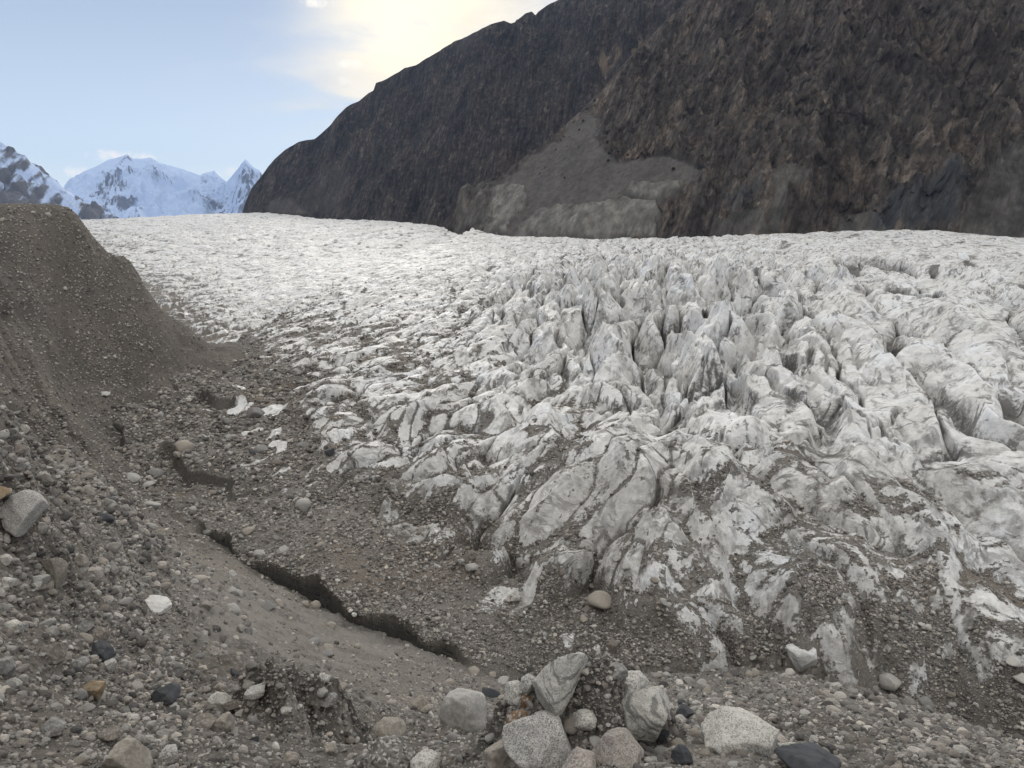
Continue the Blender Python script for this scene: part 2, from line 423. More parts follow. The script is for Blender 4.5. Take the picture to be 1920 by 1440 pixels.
KA = 3.0                                     # azimuth weight against ln r in the interpolation
G_PTS = []
for px, py, z in ((345, 985, -38.6), (420, 1012, -38.6), (560, 1082, -38.6), (660, 1142, -38.8), (790, 1197, -39.2), (900, 1242, -39.8), (1100, 1290, -41), (1440, 1262, -41), (1700, 1332, -41.5), (1920, 1398, -41.5), (2150, 1440, -41.5),
                  (230, 920, -39.5), (110, 800, -39), (-80, 800, -39), (300, 705, -38.5), (440, 645, -38), (480, 800, -37.5), (480, 690, -37), (600, 950, -36.5), (570, 750, -36.2), (700, 650, -34), (900, 600, -31),
                  (700, 850, -35.8), (900, 1050, -36.6), (1150, 1130, -37), (1000, 900, -34), (1300, 1000, -34), (1500, 1150, -36.6), (1800, 1200, -37), (1800, 1000, -34), (1500, 850, -31.5), (1850, 800, -30), (1200, 750, -31),
                  (1400, 640, -27), (1250, 530, -22.5), (1600, 530, -21.5), (1850, 530, -21.5), (2150, 560, -22), (2150, 900, -31), (1000, 530, -25), (700, 545, -29.5), (500, 560, -33), (350, 560, -35), (300, 480, -30), (500, 460, -27), (800, 475, -25)):
    G_PTS.append(landmark(px, py, z=z))
EDGE = ((-300, 405, 2600), (190, 402, 2600), (350, 395, 2700), (480, 390, 2400), (600, 398, 1700), (700, 399, 1450), (800, 404, 1200), (840, 410, 1020), (870, 424, 900), (930, 441, 800), (1100, 448, 720), (1300, 446, 660), (1500, 439, 620), (1700, 433, 600), (1850, 440, 600), (1920, 449, 590), (2200, 455, 560))
for px, py, r in EDGE: G_PTS.append(landmark(px, py, r))
G_PTS.append(landmark(600, 428, 950)); G_PTS.append(landmark(400, 425, 1100)); G_PTS.append(landmark(200, 440, 900))
G_PTS = np.array(G_PTS)
g_fit = rbf_fit(np.c_[G_PTS[:, 0] * KA, G_PTS[:, 1]], G_PTS[:, 2], 0.002)
A0, A1 = R(-47), R(47)
GL0, GL1 = math.log(38), math.log(6000)
ca, cl = np.meshgrid(np.linspace(A0, A1, 240), np.linspace(GL0, GL1, 260))
G_BASE = rbf_eval(g_fit, ca * KA, cl)
edge_az = np.array([pix_azel(a, b)[0] for a, b, _ in EDGE]); edge_r = np.array([c for _, _, c in EDGE], float)

M_PTS = []
for px, py, r in ((0, 1440, 3.2), (300, 1440, 3.4), (600, 1440, 4.2), (800, 1440, 3.4), (1100, 1440, 2.75), (1400, 1440, 2.95), (1700, 1440, 4.0), (1920, 1440, 4.6), (-200, 1440, 3.0), (2150, 1440, 5.0),
                  (0, 1900, 1.3), (960, 1900, 1.28), (1920, 1900, 1.35),
                  (960, 1400, 7), (960, 1380, 15), (960, 1345, 30), (960, 1300, 50), (960, 1265, 63),
                  (750, 1400, 8), (720, 1340, 17), (700, 1290, 32), (640, 1235, 50), (800, 1290, 42), (850, 1262, 58), (640, 1190, 66), (760, 1225, 63), (500, 1105, 76), (420, 1040, 88),
                  (300, 1350, 5), (300, 1250, 9), (300, 1180, 15), (290, 1135, 23), (300, 1080, 42), (310, 1020, 70), (330, 990, 96), (450, 1300, 7), (450, 1220, 16), (450, 1150, 38), (480, 1110, 66),
                  (150, 1300, 5.5), (150, 1150, 9), (150, 1050, 14), (150, 950, 28), (170, 890, 65), (150, 830, 125),
                  (0, 1250, 5), (0, 1100, 7), (0, 950, 10.5), (0, 820, 15), (0, 745, 18.5), (20, 750, 118), (0, 650, 140), (0, 550, 156), (0, 450, 173), (0, 386, 186),
                  (70, 900, 22), (90, 870, 40), (70, 760, 130),
                  (-200, 1100, 6), (-200, 900, 9), (-200, 700, 14), (-200, 610, 19), (-200, 500, 140), (-200, 386, 165),
                  (140, 760, 150), (140, 700, 166), (140, 600, 181), (140, 500, 191), (140, 387, 200), (75, 386, 193), (35, 386, 189), (110, 386, 198), (128, 387, 199), (-100, 386, 178),
                  (240, 470, 212), (240, 550, 201), (240, 650, 190), (240, 725, 176), (340, 590, 226), (340, 650, 215), (340, 690, 200), (440, 642, 236),
                  (1500, 1400, 7), (1500, 1370, 14), (1500, 1335, 28), (1480, 1270, 61), (1500, 1300, 45), (1250, 1380, 8), (1250, 1330, 28), (1250, 1265, 62), (1750, 1420, 7), (1750, 1398, 16), (1750, 1370, 36), (1730, 1338, 57), (1920, 1428, 9), (1920, 1415, 24), (1920, 1400, 55), (2150, 1432, 20), (2150, 1420, 50)):
    M_PTS.append(landmark(px, py, r))


def azr(px, r, z):
    return float(pix_azel(px, 500)[0]), math.log(r), z


for q in ((0, 27, -12), (0, 45, -23), (0, 80, -30), (-200, 40, -14), (-200, 80, -20), (-200, 110, -17), (0, 197, 1.5), (0, 240, -8), (0, 320, -40), (-200, 200, 1), (-200, 320, -30),
          (140, 207, -1), (140, 232, -27), (140, 270, -50), (75, 205, 1), (75, 240, -22), (75, 300, -50), (240, 222, -16), (240, 250, -44), (340, 240, -40), (340, 270, -52), (440, 260, -48), (440, 160, -46), (340, 150, -45),
          (500, 110, -45), (700, 90, -45), (900, 80, -45), (1200, 80, -46), (1600, 80, -46), (2100, 80, -46), (600, 200, -50), (900, 200, -50), (1300, 200, -50), (2000, 200, -50), (700, 330, -60), (1500, 330, -60), (400, 330, -58), (2150, 330, -60)):
    M_PTS.append(azr(*q))
M_PTS = np.array(M_PTS)
m_fit = rbf_fit(np.c_[M_PTS[:, 0] * KA, M_PTS[:, 1]], M_PTS[:, 2] / np.exp(M_PTS[:, 1]), 0.0015)
ML0, ML1 = math.log(0.9), math.log(330)
cam_, clm = np.meshgrid(np.linspace(A0, A1, 260), np.linspace(ML0, ML1, 300))
M_BASE = rbf_eval(m_fit, cam_ * KA, clm)      # tan of the elevation


def bump_at(px, py, r, a, b, h):
    az, _ = pix_azel(px, py); return (float(math.sin(az) * r), float(math.cos(az) * r), a, b, h)


BUMPS = [bump_at(1075, 1330, 3.42, 0.50, 0.42, 0.36), bump_at(565, 1340, 6.4, 0.55, 0.75, 0.50), bump_at(20, 1060, 9.0, 0.60, 0.8, 0.7)]


def moraine_height(AZ, LR, full=False):
    r = np.exp(LR); x = (np.sin(AZ) * r).astype(np.float32); y = (np.cos(AZ) * r).astype(np.float32)
    z = bil(M_BASE, A0, A1, ML0, ML1, AZ, LR) * r
    px, py = to_pix(x, y, z)
    k = sst(r, 1.5, 12)
    far = sst(r, 60, 130)
    z = z + 0.5 * far * (1 - 0.8 * sst(z, -9, -1)) * fbm(x / 14, y / 14, 4, 5) + 0.28 * k * (1 + far) * (1 - 0.85 * far * sst(z, -9, -1)) * fbm(x / 3.5, y / 3.5, 4, 9) + 0.10 * np.clip(r / 6, 0.25, 1.5) * fbm(x / 0.9, y / 0.9, 4, 14)
    z = z + 0.022 * np.clip(r / 4, 0.4, 3) * fbm(x / 0.22, y / 0.22, 4, 21)
    # gullies running down the bowl and spur
    u = np.arctan2(x + 45, y - 95)
    gul = ridged(u * 5.0 + 0.15 * fbm(x / 20, y / 20, 3, 31), np.hypot(x, y) / 90, 3, 33)
    gul = gul + 0.45 * ridged(u * 16.0 + 0.2 * fbm(x / 9, y / 9, 3, 35), np.hypot(x, y) / 50, 3, 37)
    sil = np.interp(py, [385, 470, 590, 640], [140, 240, 340, 440]); off = sst(sil - px, 25, 110)
    z = np.where(r > 100, np.minimum(z, 2.0 + 0.15 * (z - 2.0)), z)
    z = z - 3.0 * off * far * sst(z, -42, -25) * (1 - sst(z, -6, 1)) * (gul - 0.4)
    # gullies on the near slope running down to the trough
    u2 = (x * 0.72 + y * 0.69)
    z = z - 0.5 * sst(r, 14, 30) * (1 - far) * ridged(u2 / 9 + 0.3 * fbm(x / 8, y / 8, 3, 51), (x - y) / 60, 3, 44)
    for (bx_, by_, a_, b_, hh_) in BUMPS:
        ct = math.hypot(bx_, by_); ex, ey = by_ / ct, -bx_ / ct
        du_ = (x - bx_) * ex + (y - by_) * ey; dv_ = (x - bx_) * bx_ / ct + (y - by_) * by_ / ct
        q = np.sqrt((du_ / a_) ** 2 + (dv_ / b_) ** 2) + 0.22 * fbm(x / (0.5 * a_), y / (0.5 * a_), 4, 91)
        k_ = sst(q, 1.15, 0.45)
        z = z + hh_ * k_ * (1 + 0.25 * fbm(x / (0.35 * a_), y / (0.35 * a_), 4, 93)) + 0.10 * a_ * k_ * fbm(x / (0.12 * a_), y / (0.12 * a_), 4, 95)
    return x, y, z, px, py, r


NAZ, NRM = 1250, 1000
AZ, LR = np.meshgrid(np.linspace(A0, A1, NAZ), np.linspace(ML0, ML1, NRM))
X, Y, Z, PX, PY, RR = moraine_height(AZ, LR)
MZ = Z.astype(np.float32); M_SURF = (X, Y, MZ, RR)
warm = np.clip(0.45 + 0.5 * fbm(X / 30, Y / 30, 3, 71) + 0.45 * sst(PX, 700, 100), 0, 1)
fines = np.clip(np.exp(-(((PX - 520) / 330) ** 2 + ((PY - 1180) / 130) ** 2)) * 1.3, 0, 1) * sst(RR, 9, 20)
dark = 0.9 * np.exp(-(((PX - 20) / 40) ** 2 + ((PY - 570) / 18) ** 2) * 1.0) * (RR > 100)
grid_mesh('moraine', X, Y, Z, M_MORAINE, {'warm': warm, 'fines': fines, 'dark': dark, 'bowl': sst(RR, 75, 125) + 0.35 * (1 - sst(RR, 8, 30))})  # last term darkens near ground between stones, standing in for contact shadows


def moraine_z(x, y):
    return bil(MZ, A0, A1, ML0, ML1, np.arctan2(x, y), np.log(np.hypot(x, y)))


# glacier rows: dense where the picture shows them
rr = np.exp(np.linspace(GL0, GL1, 6000))
wgt = 34.0 / (rr * rr + 34.0 ** 2) * rr * 1.0 + 0.10
cum = np.cumsum(wgt); cum = (cum - cum[0]) / (cum[-1] - cum[0])
NGR, NGA = 1250, 1500
lrow = np.interp(np.linspace(0, 1, NGR), cum, np.log(rr))
AZ, LR = np.meshgrid(np.linspace(R(-41), R(41), NGA), lrow)
RR = np.exp(LR)
X = (np.sin(AZ) * RR).astype(np.float32); Y = (np.cos(AZ) * RR).astype(np.float32)
ZB = bil(G_BASE, A0, A1, GL0, GL1, AZ, LR).astype(np.float32)
PX, PY = to_pix(X, Y, ZB)


def field(pts, PX, PY, sx=150., sy=90.):
    num = 0; den = 1e-9
    for px, py, v in pts:
        g = np.exp(-(((PX - px) / sx) ** 2 + ((PY - py) / sy) ** 2)).astype(np.float32) + 1e-7 / (1 + ((PX - px) / sx) ** 2 + ((PY - py) / sy) ** 2).astype(np.float32)
        num = num + g * v; den = den + g
    return num / den


dn = math.hypot(0.45, 0.89)
cD, sD = 0.89 / dn, 0.45 / dn                  # along = (sD, cD), across = (cD, -sD)
wx = X + 2.6 * fbm(X / 16, Y / 16, 2, 101); wy = Y + 2.6 * fbm(X / 16, Y / 16, 2, 111)


def blocks(u, v, seed, slot=0.10, tilt=0.6):
    f1, f2, cid, dx, dy = worley(u, v, seed)
    e = f2 - f1
    a = rnd(cid, 1) * 6.283
    h = 0.55 * (1 - f1) + tilt * (np.cos(a) * dx + np.sin(a) * dy) + 0.5 * (rnd(cid, 2) - 0.5)
    return h - 0.7 * (1 - sst(e, 0.0, slot)), e


# lower pyramids and mid-left streaks share the flow direction
al = (wx * sD + wy * cD); ac = (wx * cD - wy * sD)
def steps(c, jump=0.06):
    q = c - np.floor(c); return np.where(q < jump, q / jump, 1 - (q - jump) / (1 - jump)).astype(np.float32) - 0.5


def tents(u, v, seed, s1, s2, s3, s4, rot=0.35, jit=0.8, hvar=0.6):
    """overlapping roof-like ice blocks with flat faces: s1..s4 are the slopes on the +u, -u, +v, -v sides"""
    u = np.asarray(u, np.float32); v = np.asarray(v, np.float32); iu = np.floor(u).astype(np.int32); iv = np.floor(v).astype(np.int32)
    h1 = np.full(u.shape, -9, np.float32); h2 = h1.copy()
    for a in (-1, 0, 1):
        for b in (-1, 0, 1):
            h = _h(iu + a, iv + b, seed)
            dx = u - (iu + a + 0.5 + jit * ((h & np.uint32(255)).astype(np.float32) / 255 - 0.5)); dy = v - (iv + b + 0.5 + jit * (((h >> np.uint32(8)) & np.uint32(255)).astype(np.float32) / 255 - 0.5))
            an = (((h >> np.uint32(16)) & np.uint32(255)).astype(np.float32) / 255 - 0.5) * 2 * rot; k1 = 0.7 + 0.6 * rnd(h, 3); k2 = 0.7 + 0.6 * rnd(h, 4)
            ca, sa = np.cos(an), np.sin(an); dx, dy = dx * ca + dy * sa, -dx * sa + dy * ca
            t_ = 1 + hvar * (rnd(h, 5) - 0.5) - np.maximum(np.maximum(s1 * k1 * dx, -s2 * k2 * dx), np.maximum(s3 * k2 * dy, -s4 * k1 * dy))
            big_ = t_ > h1
            h2 = np.where(big_, h1, np.maximum(h2, t_)); h1 = np.where(big_, t_, h1)
    return np.maximum(h1, -0.6) - 0.45, h1 - h2


rough = 0.35 * fbm(X / 3.0, Y / 3.0, 3, 245)
tC, eC1 = tents(ac / 10.5, al / 19.0, 201, 2.2, 0.85, 0.9, 1.7)
tC2, eC3 = tents(ac / 4.4, al / 8.0, 221, 2.0, 0.9, 0.9, 1.5, 0.6)
hC2 = ridged(ac / 24.0, al / 50.0, 3, 211, 0.34)
FC = 0.85 * tC + 0.30 * tC2 + 0.6 * (hC2 - 0.4)
tD, eD = tents(ac / 4.5, al / 18.0, 231, 1.6, 0.9, 0.8, 1.2)
FD = 0.9 * tD + 0.35 * tC2
# icefall fins: steep fronts towards the viewer
uA = (wx * 0.99 - wy * 0.12); vA = (wx * 0.12 + wy * 0.99)
tA, eA1 = tents(uA / 6.5, vA / 34.0, 301, 1.9, 1.6, 0.7, 7.0, 0.15, 0.9, 1.0)
tA2, eA2 = tents(uA / 2.9, vA / 16.0, 303, 1.6, 1.6, 0.8, 4.0, 0.3)
FA = 0.95 * tA + 0.33 * tA2 + 0.5 * (ridged(uA / 20, vA / 50, 2, 311) - 0.4)
# long ridges on the right
nB = math.hypot(34, 153); bx, by = 34 / nB, 153 / nB
vB = wx * bx + wy * by; uB = wx * by - wy * bx
tB, eB1 = tents(uB / 10.0, vB / 95.0, 401, 3.2, 0.75, 0.7, 1.2, 0.10, 0.85, 0.5)
tB2, eB2 = tents(uB / 5.5, vB / 20.0, 403, 2.2, 0.9, 0.9, 2.2, 0.4)
FB = 0.9 * tB + 0.20 * tB2 + 0.5 * (ridged(uB / 28.0, vB / 90.0, 3, 411, 0.36) - 0.4)
# ridges of the lower right, running down towards the viewer's right
uF = wx * 0.985 + wy * 0.17; vF = -wx * 0.17 + wy * 0.985
tF, eF = tents(uF / 8.5, vF / 21.0, 451, 0.9, 2.3, 0.8, 1.7, 0.3, 0.85, 0.6)
tF2, eF2 = tents(uF / 3.8, vF / 8.5, 453, 1.0, 2.0, 0.9, 1.6, 0.5)
FF = 0.9 * tF + 0.28 * tF2 + 0.4 * (hC2 - 0.4)
# far roughness
tE, eE = tents(X / 15, Y / 24, 511, 1.5, 1.0, 0.8, 2.4, 0.8)
tE2, eE2 = tents(X / 38, Y / 62, 531, 1.5, 1.0, 0.8, 2.4, 0.8)
fw = sst(RR, 500, 1000)
FE = (0.8 * tE + 0.4 * (ridged(X / 50, Y / 60, 3, 501, 0.45) - .4)) * (1 - fw) + fw * 1.9 * (0.8 * tE2 + 0.4 * tE)

GX = lambda cx, cy, sx, sy: np.exp(-(((PX - cx) / sx) ** 2 + ((PY - cy) / sy) ** 2)).astype(np.float32)
wA = 1.5 * GX(1290, 600, 250, 120) + 1.1 * GX(1390, 700, 150, 90) + 0.5 * GX(1080, 590, 120, 70)
wB = 1.6 * sst(PX, 1400, 1580) * sst(PY, 465, 520) * (1 - 0.35 * sst(PY, 840, 960)) * (1 - sst(PY, 1080, 1260)) + 0.6 * sst(PX, 1250, 1480) * sst(PY, 900, 980) * (1 - sst(PY, 1080, 1260))
wF = 3.0 * sst(PX, 1180, 1420) * sst(PY, 800, 920)
wE = 1.0 - sst(PY, 470, 540)
wD = 1.2 * GX(740, 620, 260, 110)
wC = 0.25 + 1.3 * sst(PY, 650, 760)
ws = wA + wB + wE + wD + wC + wF + 1e-6
ampA, ampB, ampC, ampD, ampE = 11.5, 11.5, 5.4, 1.7, 3.2
ampC = ampC * (1 + 0.45 * sst(PY, 820, 950)); ampB = ampB * (1 - 0.40 * sst(PY, 820, 1000))
H = (wF * 8.0 * FF + wA * ampA * FA + wB * ampB * FB + wC * ampC * FC + wD * ampD * FD + wE * ampE * FE) / ws
fB = np.clip(1.7 * wB / ws, 0, 1); fA = np.clip(1.5 * wA / ws, 0, 1)
slotB = 1 - sst(eB1, 0.02, 0.16); slotA = 1 - sst(eA1, 0.03, 0.20)
H = H - 4.0 * fB * slotB * sst(fbm(X / 30, Y / 30, 2, 745), -0.5, 0.1) - 4.5 * fA * slotA - 1.3 * np.clip(1.3 * (wC + wF) / ws, 0, 1) * (1 - sst(np.where(wF > 0.5, eF, eC1), 0.02, 0.14)) * sst(fbm(X / 16, Y / 16, 2, 747), -0.3, 0.2)
# how much bare relief: small on the debris apron
margin_px = np.array([(-300, 560), (150, 560), (250, 560), (330, 600), (430, 650), (480, 720), (540, 830), (650, 955), (780, 1010), (900, 1065), (1150, 1150), (1300, 1200), (1450, 1240), (1650, 1310), (1920, 1390), (2200, 1440)], float)


def seg_dist(P, PXa, PYa, signed=True):
    best = np.full(PXa.shape, 1e9, np.float32); sg = np.zeros_like(best)
    for (x0, y0), (x1, y1) in zip(P[:-1], P[1:]):
        dx, dy = x1 - x0, y1 - y0; L2 = dx * dx + dy * dy
        tt = np.clip(((PXa - x0) * dx + (PYa - y0) * dy) / L2, 0, 1)
        qx = PXa - (x0 + tt * dx); qy = PYa - (y0 + tt * dy); dd = np.sqrt(qx * qx + qy * qy).astype(np.float32)
        cr = dx * qy - dy * qx
        near = dd < best - 1e-4
        best = np.where(near, dd, best); sg = np.where(near, np.sign(cr), sg)
    return best * sg if signed else best


# boundary between debris-covered margin and clean ice, in plan
def plan(px, py, z):
    az, lr, _ = landmark(px, py, z=z); return math.sin(az) * math.exp(lr), math.cos(az) * math.exp(lr)


DEB = [tuple(math.exp(landmark(a, b, c)[1]) * f(landmark(a, b, c)[0]) for f in (math.sin, math.cos)) for a, b, c in ((60, 420, 2500), (100, 432, 1050), (190, 490, 480), (270, 555, 330))] + [plan(*q) for q in ((390, 612, -37), (465, 655, -37.5), (500, 720, -37), (560, 790, -37), (590, 880, -37), (690, 955, -36.5), (800, 1000, -37), (880, 1062, -37), (1010, 1122, -37.5), (1150, 1178, -38), (1300, 1222, -38.5), (1450, 1246, -39), (1700, 1300, -40.5), (1920, 1372, -41), (2200, 1420, -41))]
d_deb = seg_dist(np.array(DEB), X, Y)         # >0 on the ice side (left of travel is minus)
s_test = plan(1200, 700, -30)
sgn = np.sign(seg_dist(np.array(DEB), np.array([s_test[0]]), np.array([s_test[1]])))[0]
d_deb = d_deb * sgn
d_deb_n = d_deb + 2.2 * fbm(X / 9, Y / 9, 4, 601) + 2.0 * fbm(ac / 3, al / 9, 4, 605)
rel = sst(d_deb_n, -3.0, 3.5)
H = H * (0.10 + 0.90 * rel)
# hummocks of the debris-covered part
hum = GX(330, 800, 240, 120)  # debris-covered mounds
H = H + (1 - rel) * (0.5 + 1.2 * hum) * (fbm(ac / 6, al / 9, 4, 611) + 0.8 * (ridged(ac / 9, al / 14, 3, 613) - 0.5))
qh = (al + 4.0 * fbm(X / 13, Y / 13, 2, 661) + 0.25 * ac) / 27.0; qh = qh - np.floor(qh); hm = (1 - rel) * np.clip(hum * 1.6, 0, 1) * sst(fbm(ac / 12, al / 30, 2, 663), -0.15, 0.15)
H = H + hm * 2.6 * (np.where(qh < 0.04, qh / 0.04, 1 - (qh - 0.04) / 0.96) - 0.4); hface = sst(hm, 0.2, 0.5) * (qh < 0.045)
H = H + (1 - rel) * 0.25 * ridged((X * 0.86 + Y * 0.5) / 3.0, (X * 0.5 - Y * 0.86) / 25, 3, 615)
near_k = 1 - sst(RR, 250, 500)
fine = 0.09 * fbm(X / 2.2, Y / 2.2, 4, 621) + 0.12 * (ridged(ac / 1.6, al / 3.2, 3, 631) - 0.4)
H = H + fine * (0.35 + 0.65 * rel) * (0.3 + 0.7 * near_k)
e_r = np.interp(AZ, edge_az, edge_r)
taper = 1 - 0.30 * sst(RR / e_r, 0.9, 1.0)
Z = ZB + H * taper
Z = Z - np.clip(RR - e_r, 0, None) * 0.35
# the ice margin above the trough: an undercut wall of dark ice
MAR = [plan(*q) for q in ((440, 645, -38), (300, 705, -38.5), (110, 800, -39), (230, 920, -39.3), (335, 975, -38.7), (380, 992, -38.6), (420, 1012, -38.6), (470, 1050, -38.6), (560, 1080, -38.6), (610, 1112, -38.7), (660, 1142, -38.8), (720, 1165, -39), (790, 1197, -39.2), (900, 1242, -39.8), (1100, 1290, -41), (1440, 1262, -41), (1700, 1332, -41.5), (1920, 1398, -41.5), (2200, 1445, -41.5))]
d_mar = seg_dist(np.array(MAR), X, Y)
sgn = np.sign(seg_dist(np.array(MAR), np.array([s_test[0]]), np.array([s_test[1]])))[0]
d_mar = d_mar * sgn + 0.9 * fbm(X / 4.5, Y / 4.5, 2, 651) + 0.14 * fbm(X / 1.1, Y / 1.1, 2, 653)
is_cl = GX(600, 1110, 350, 180) * (0.5 + 0.5 * sst(pnoise(al / 5.0, ac / 40 + 3.3, 657), -0.42, -0.12))
out = np.clip(-d_mar, 0, None)
Z = Z - np.minimum(out * (0.5 + 7.0 * sst(is_cl, 0.25, 0.6)), 14) + 0.35 * np.exp(-np.clip(d_mar, 0, None) / 4.0) * sst(is_cl, 0.3, 0.7)
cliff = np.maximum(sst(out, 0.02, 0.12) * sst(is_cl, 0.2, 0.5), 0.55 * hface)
# dirt
lev = field(((1000, 470, -.25), (1500, 470, -.3), (500, 440, -.12), (300, 450, .02), (280, 520, .60), (250, 490, .58), (220, 450, .42), (310, 570, .62), (345, 600, .6), (360, 520, .22), (330, 470, .12), (420, 560, .02), (700, 650, .32), (850, 620, .26), (620, 600, .20), (560, 650, .26), (480, 620, .18), (720, 560, -.05), (1000, 600, -.06), (1130, 650, .05), (1350, 600, -.15), (1700, 600, -.25), (1850, 560, -.25), (600, 760, .10), (760, 760, .12), (1000, 740, .08), (1200, 740, -.02), (1450, 740, -.15), (1800, 740, -.10),
             (640, 880, .26), (800, 880, .22), (1000, 880, .20), (1200, 880, .20), (1400, 880, .22), (1600, 860, .0), (1820, 860, .0), (750, 960, .35), (950, 980, .30), (1100, 960, .24), (1250, 1000, .24), (1380, 930, .34), (1420, 1080, .28), (1560, 1020, .36), (1700, 1010, .40), (1850, 1000, .16), (1880, 1130, .08), (1750, 1120, .30), (1560, 1160, .42), (1250, 1120, .30), (1100, 1080, .24), (1680, 1230, .42), (1850, 1250, .42)), PX, PY, 95., 65.)
val = lambda e, k: 1 - sst(e, 0, k)
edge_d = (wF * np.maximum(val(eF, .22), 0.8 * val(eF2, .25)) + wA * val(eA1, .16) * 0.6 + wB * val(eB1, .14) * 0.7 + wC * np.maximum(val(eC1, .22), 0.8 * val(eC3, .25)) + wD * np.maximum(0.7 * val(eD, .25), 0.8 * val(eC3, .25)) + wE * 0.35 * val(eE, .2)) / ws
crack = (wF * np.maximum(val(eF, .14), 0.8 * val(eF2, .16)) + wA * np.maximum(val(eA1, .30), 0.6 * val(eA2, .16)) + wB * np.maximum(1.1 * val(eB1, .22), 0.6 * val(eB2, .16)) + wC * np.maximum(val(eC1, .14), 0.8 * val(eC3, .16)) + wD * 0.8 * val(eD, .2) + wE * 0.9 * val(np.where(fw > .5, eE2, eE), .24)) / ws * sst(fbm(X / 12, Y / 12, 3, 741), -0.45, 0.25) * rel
crack = np.maximum(crack, np.maximum(0.75 * fB * slotB, 0.6 * fA * slotA) * rel)  # deep slots darkened for their debris and for painted shade
gr = np.gradient(Z, axis=0) / np.maximum(np.gradient(RR, axis=0), 1e-3); ga = np.gradient(Z, axis=1) / np.maximum(RR * (R(82) / NGA), 1e-3)
steep = np.clip(np.sqrt(gr * gr + ga * ga), 0, 3)
low = sst(PY, 740, 920)
hol = np.clip((0.15 - (wF * FF + wA * FA + wB * FB + wC * FC + wD * FD + wE * FE) / ws), -0.6, 0.6)
pn = fbm(ac / 9, al / 16, 5, 701, 0.55) * (1 - np.clip(wF, 0, 1)) + np.clip(wF, 0, 1) * fbm(uF / 13, vF / 8, 5, 705, 0.55)
dirt = lev * 1.05 + 0.22 * hol + 0.22 * pn + 0.30 * (fbm(ac / 1.8, al / 6.0, 5, 703, 0.65) * (1 - np.clip(wF, 0, 1)) + np.clip(wF, 0, 1) * fbm(uF / 4.5, vF / 2.0, 5, 707, 0.65)) + 0.36 * edge_d * sst(lev, -0.32, 0.2) + 0.06 + low * (0.07 - 0.40 * sst(steep, 0.35, 1.3))
dirt = np.where(PY < 480, dirt - 0.10, dirt)
dirt = dirt + (0.42 - 0.25 * np.clip(wF, 0, 1)) * np.exp(-np.clip(d_deb, 0, None) / 11.0)
dirt = dirt * rel + (1 - rel) * 1.1
dirt = dirt + 0.5 * sst(RR / e_r, 0.965, 0.995) * sst(PX, 780, 830) * (1 - sst(PX, 1180, 1240)) * 0.7
# ice showing through the debris
thru = sst(fbm(ac / 5, al / 8, 4, 711), 0.30, 0.5) * (GX(430, 800, 150, 120) + 1.0 * np.exp(-np.clip(-d_deb, 0, None) / 9.0) * sst(PX, 420, 520))
dirt = dirt - thru * 0.9 * (1 - rel)
dust = np.clip(0.16 + 0.35 * low + 0.6 * lev + 0.25 * fbm(X / 20, Y / 20, 3, 721), 0, 0.9) * sst(PY, 500, 640)
strata = np.clip(0.15 + 0.9 * sst(PY, 820, 960) + 0.3 * fbm(X / 15, Y / 15, 2, 731), 0, 1)
GA0, GA1 = R(-41), R(41)
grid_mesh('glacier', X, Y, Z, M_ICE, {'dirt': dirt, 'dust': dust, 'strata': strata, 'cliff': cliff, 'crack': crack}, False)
GZ = Z.astype(np.float32); G_DIRT = (dirt * (out < 0.1) * (1 - hface)).astype(np.float32); G_LROW = lrow; G_SURF = (X, Y, RR, G_DIRT)


def glacier_at(az, lr, G):
    fi = np.interp(lr, G_LROW, np.arange(NGR)); fa = np.clip((az - GA0) / (GA1 - GA0) * (NGA - 1), 0, NGA - 1.001)
    il = np.minimum(fi.astype(int), NGR - 2); ia = fa.astype(int); a = fa - ia; b = fi - il
    return (G[il, ia] * (1 - a) + G[il, ia + 1] * a) * (1 - b) + (G[il + 1, ia] * (1 - a) + G[il + 1, ia + 1] * a) * b


# ------------------------------------------------------------------ mountains
def mountain(name, outline, Rb, Rc, zb, mat, naz, nr, shape, detail, az_pad=(0, 0), back=1.0):
    """outline: (px, py) of the crest; Rb / Rc: distance of foot and crest as functions of px"""
    o = np.array(outline, float); az, el = pix_azel(o[:, 0], o[:, 1])
    a = np.linspace(az[0], az[-1], naz)
    ele = np.interp(a, az, el); opx = np.interp(a, az, o[:, 0])
    rb = Rb(opx); rc = Rc(opx); zc = rc * np.tan(ele)
    t = np.linspace(0, 1.0 + back, nr)[:, None]
    r = np.where(t <= 1, rb + (rc - rb) * t, rc + (rc - rb) * (t - 1))
    zz = np.where(t <= 1, zb + (zc - zb) * shape(np.clip(t, 0, 1), opx[None]), zc - (zc - zb) * 0.9 * (t - 1))
    A = np.broadcast_to(a, r.shape)
    x = np.sin(A) * r; y = np.cos(A) * r
    return A, r, x, y, zz, t, zc


def add_detail(x, y, z, t, amp, wl, seed, lean=0.0, octs=6):
    crest = 0.25 + 0.75 * np.clip(np.abs(1 - t) / 0.06, 0, 1)
    return z + amp * crest * np.clip(t / 0.08, 0, 1) * fbm(x / wl, y / wl, octs, seed)


def poly_mask(P, px, py, soft):
    P = np.array(P + [P[0]], float); inside = np.zeros(px.shape, bool); j = len(P) - 2
    for i in range(len(P) - 1):
        (x0, y0), (x1, y1) = P[i], P[j]
        inside ^= ((y0 > py) != (y1 > py)) & (px < (x1 - x0) * (py - y0) / (y1 - y0 + 1e-9) + x0); j = i
    d = seg_dist(P, px, py, False)
    return sst(np.where(inside, d, -d), -soft, soft)


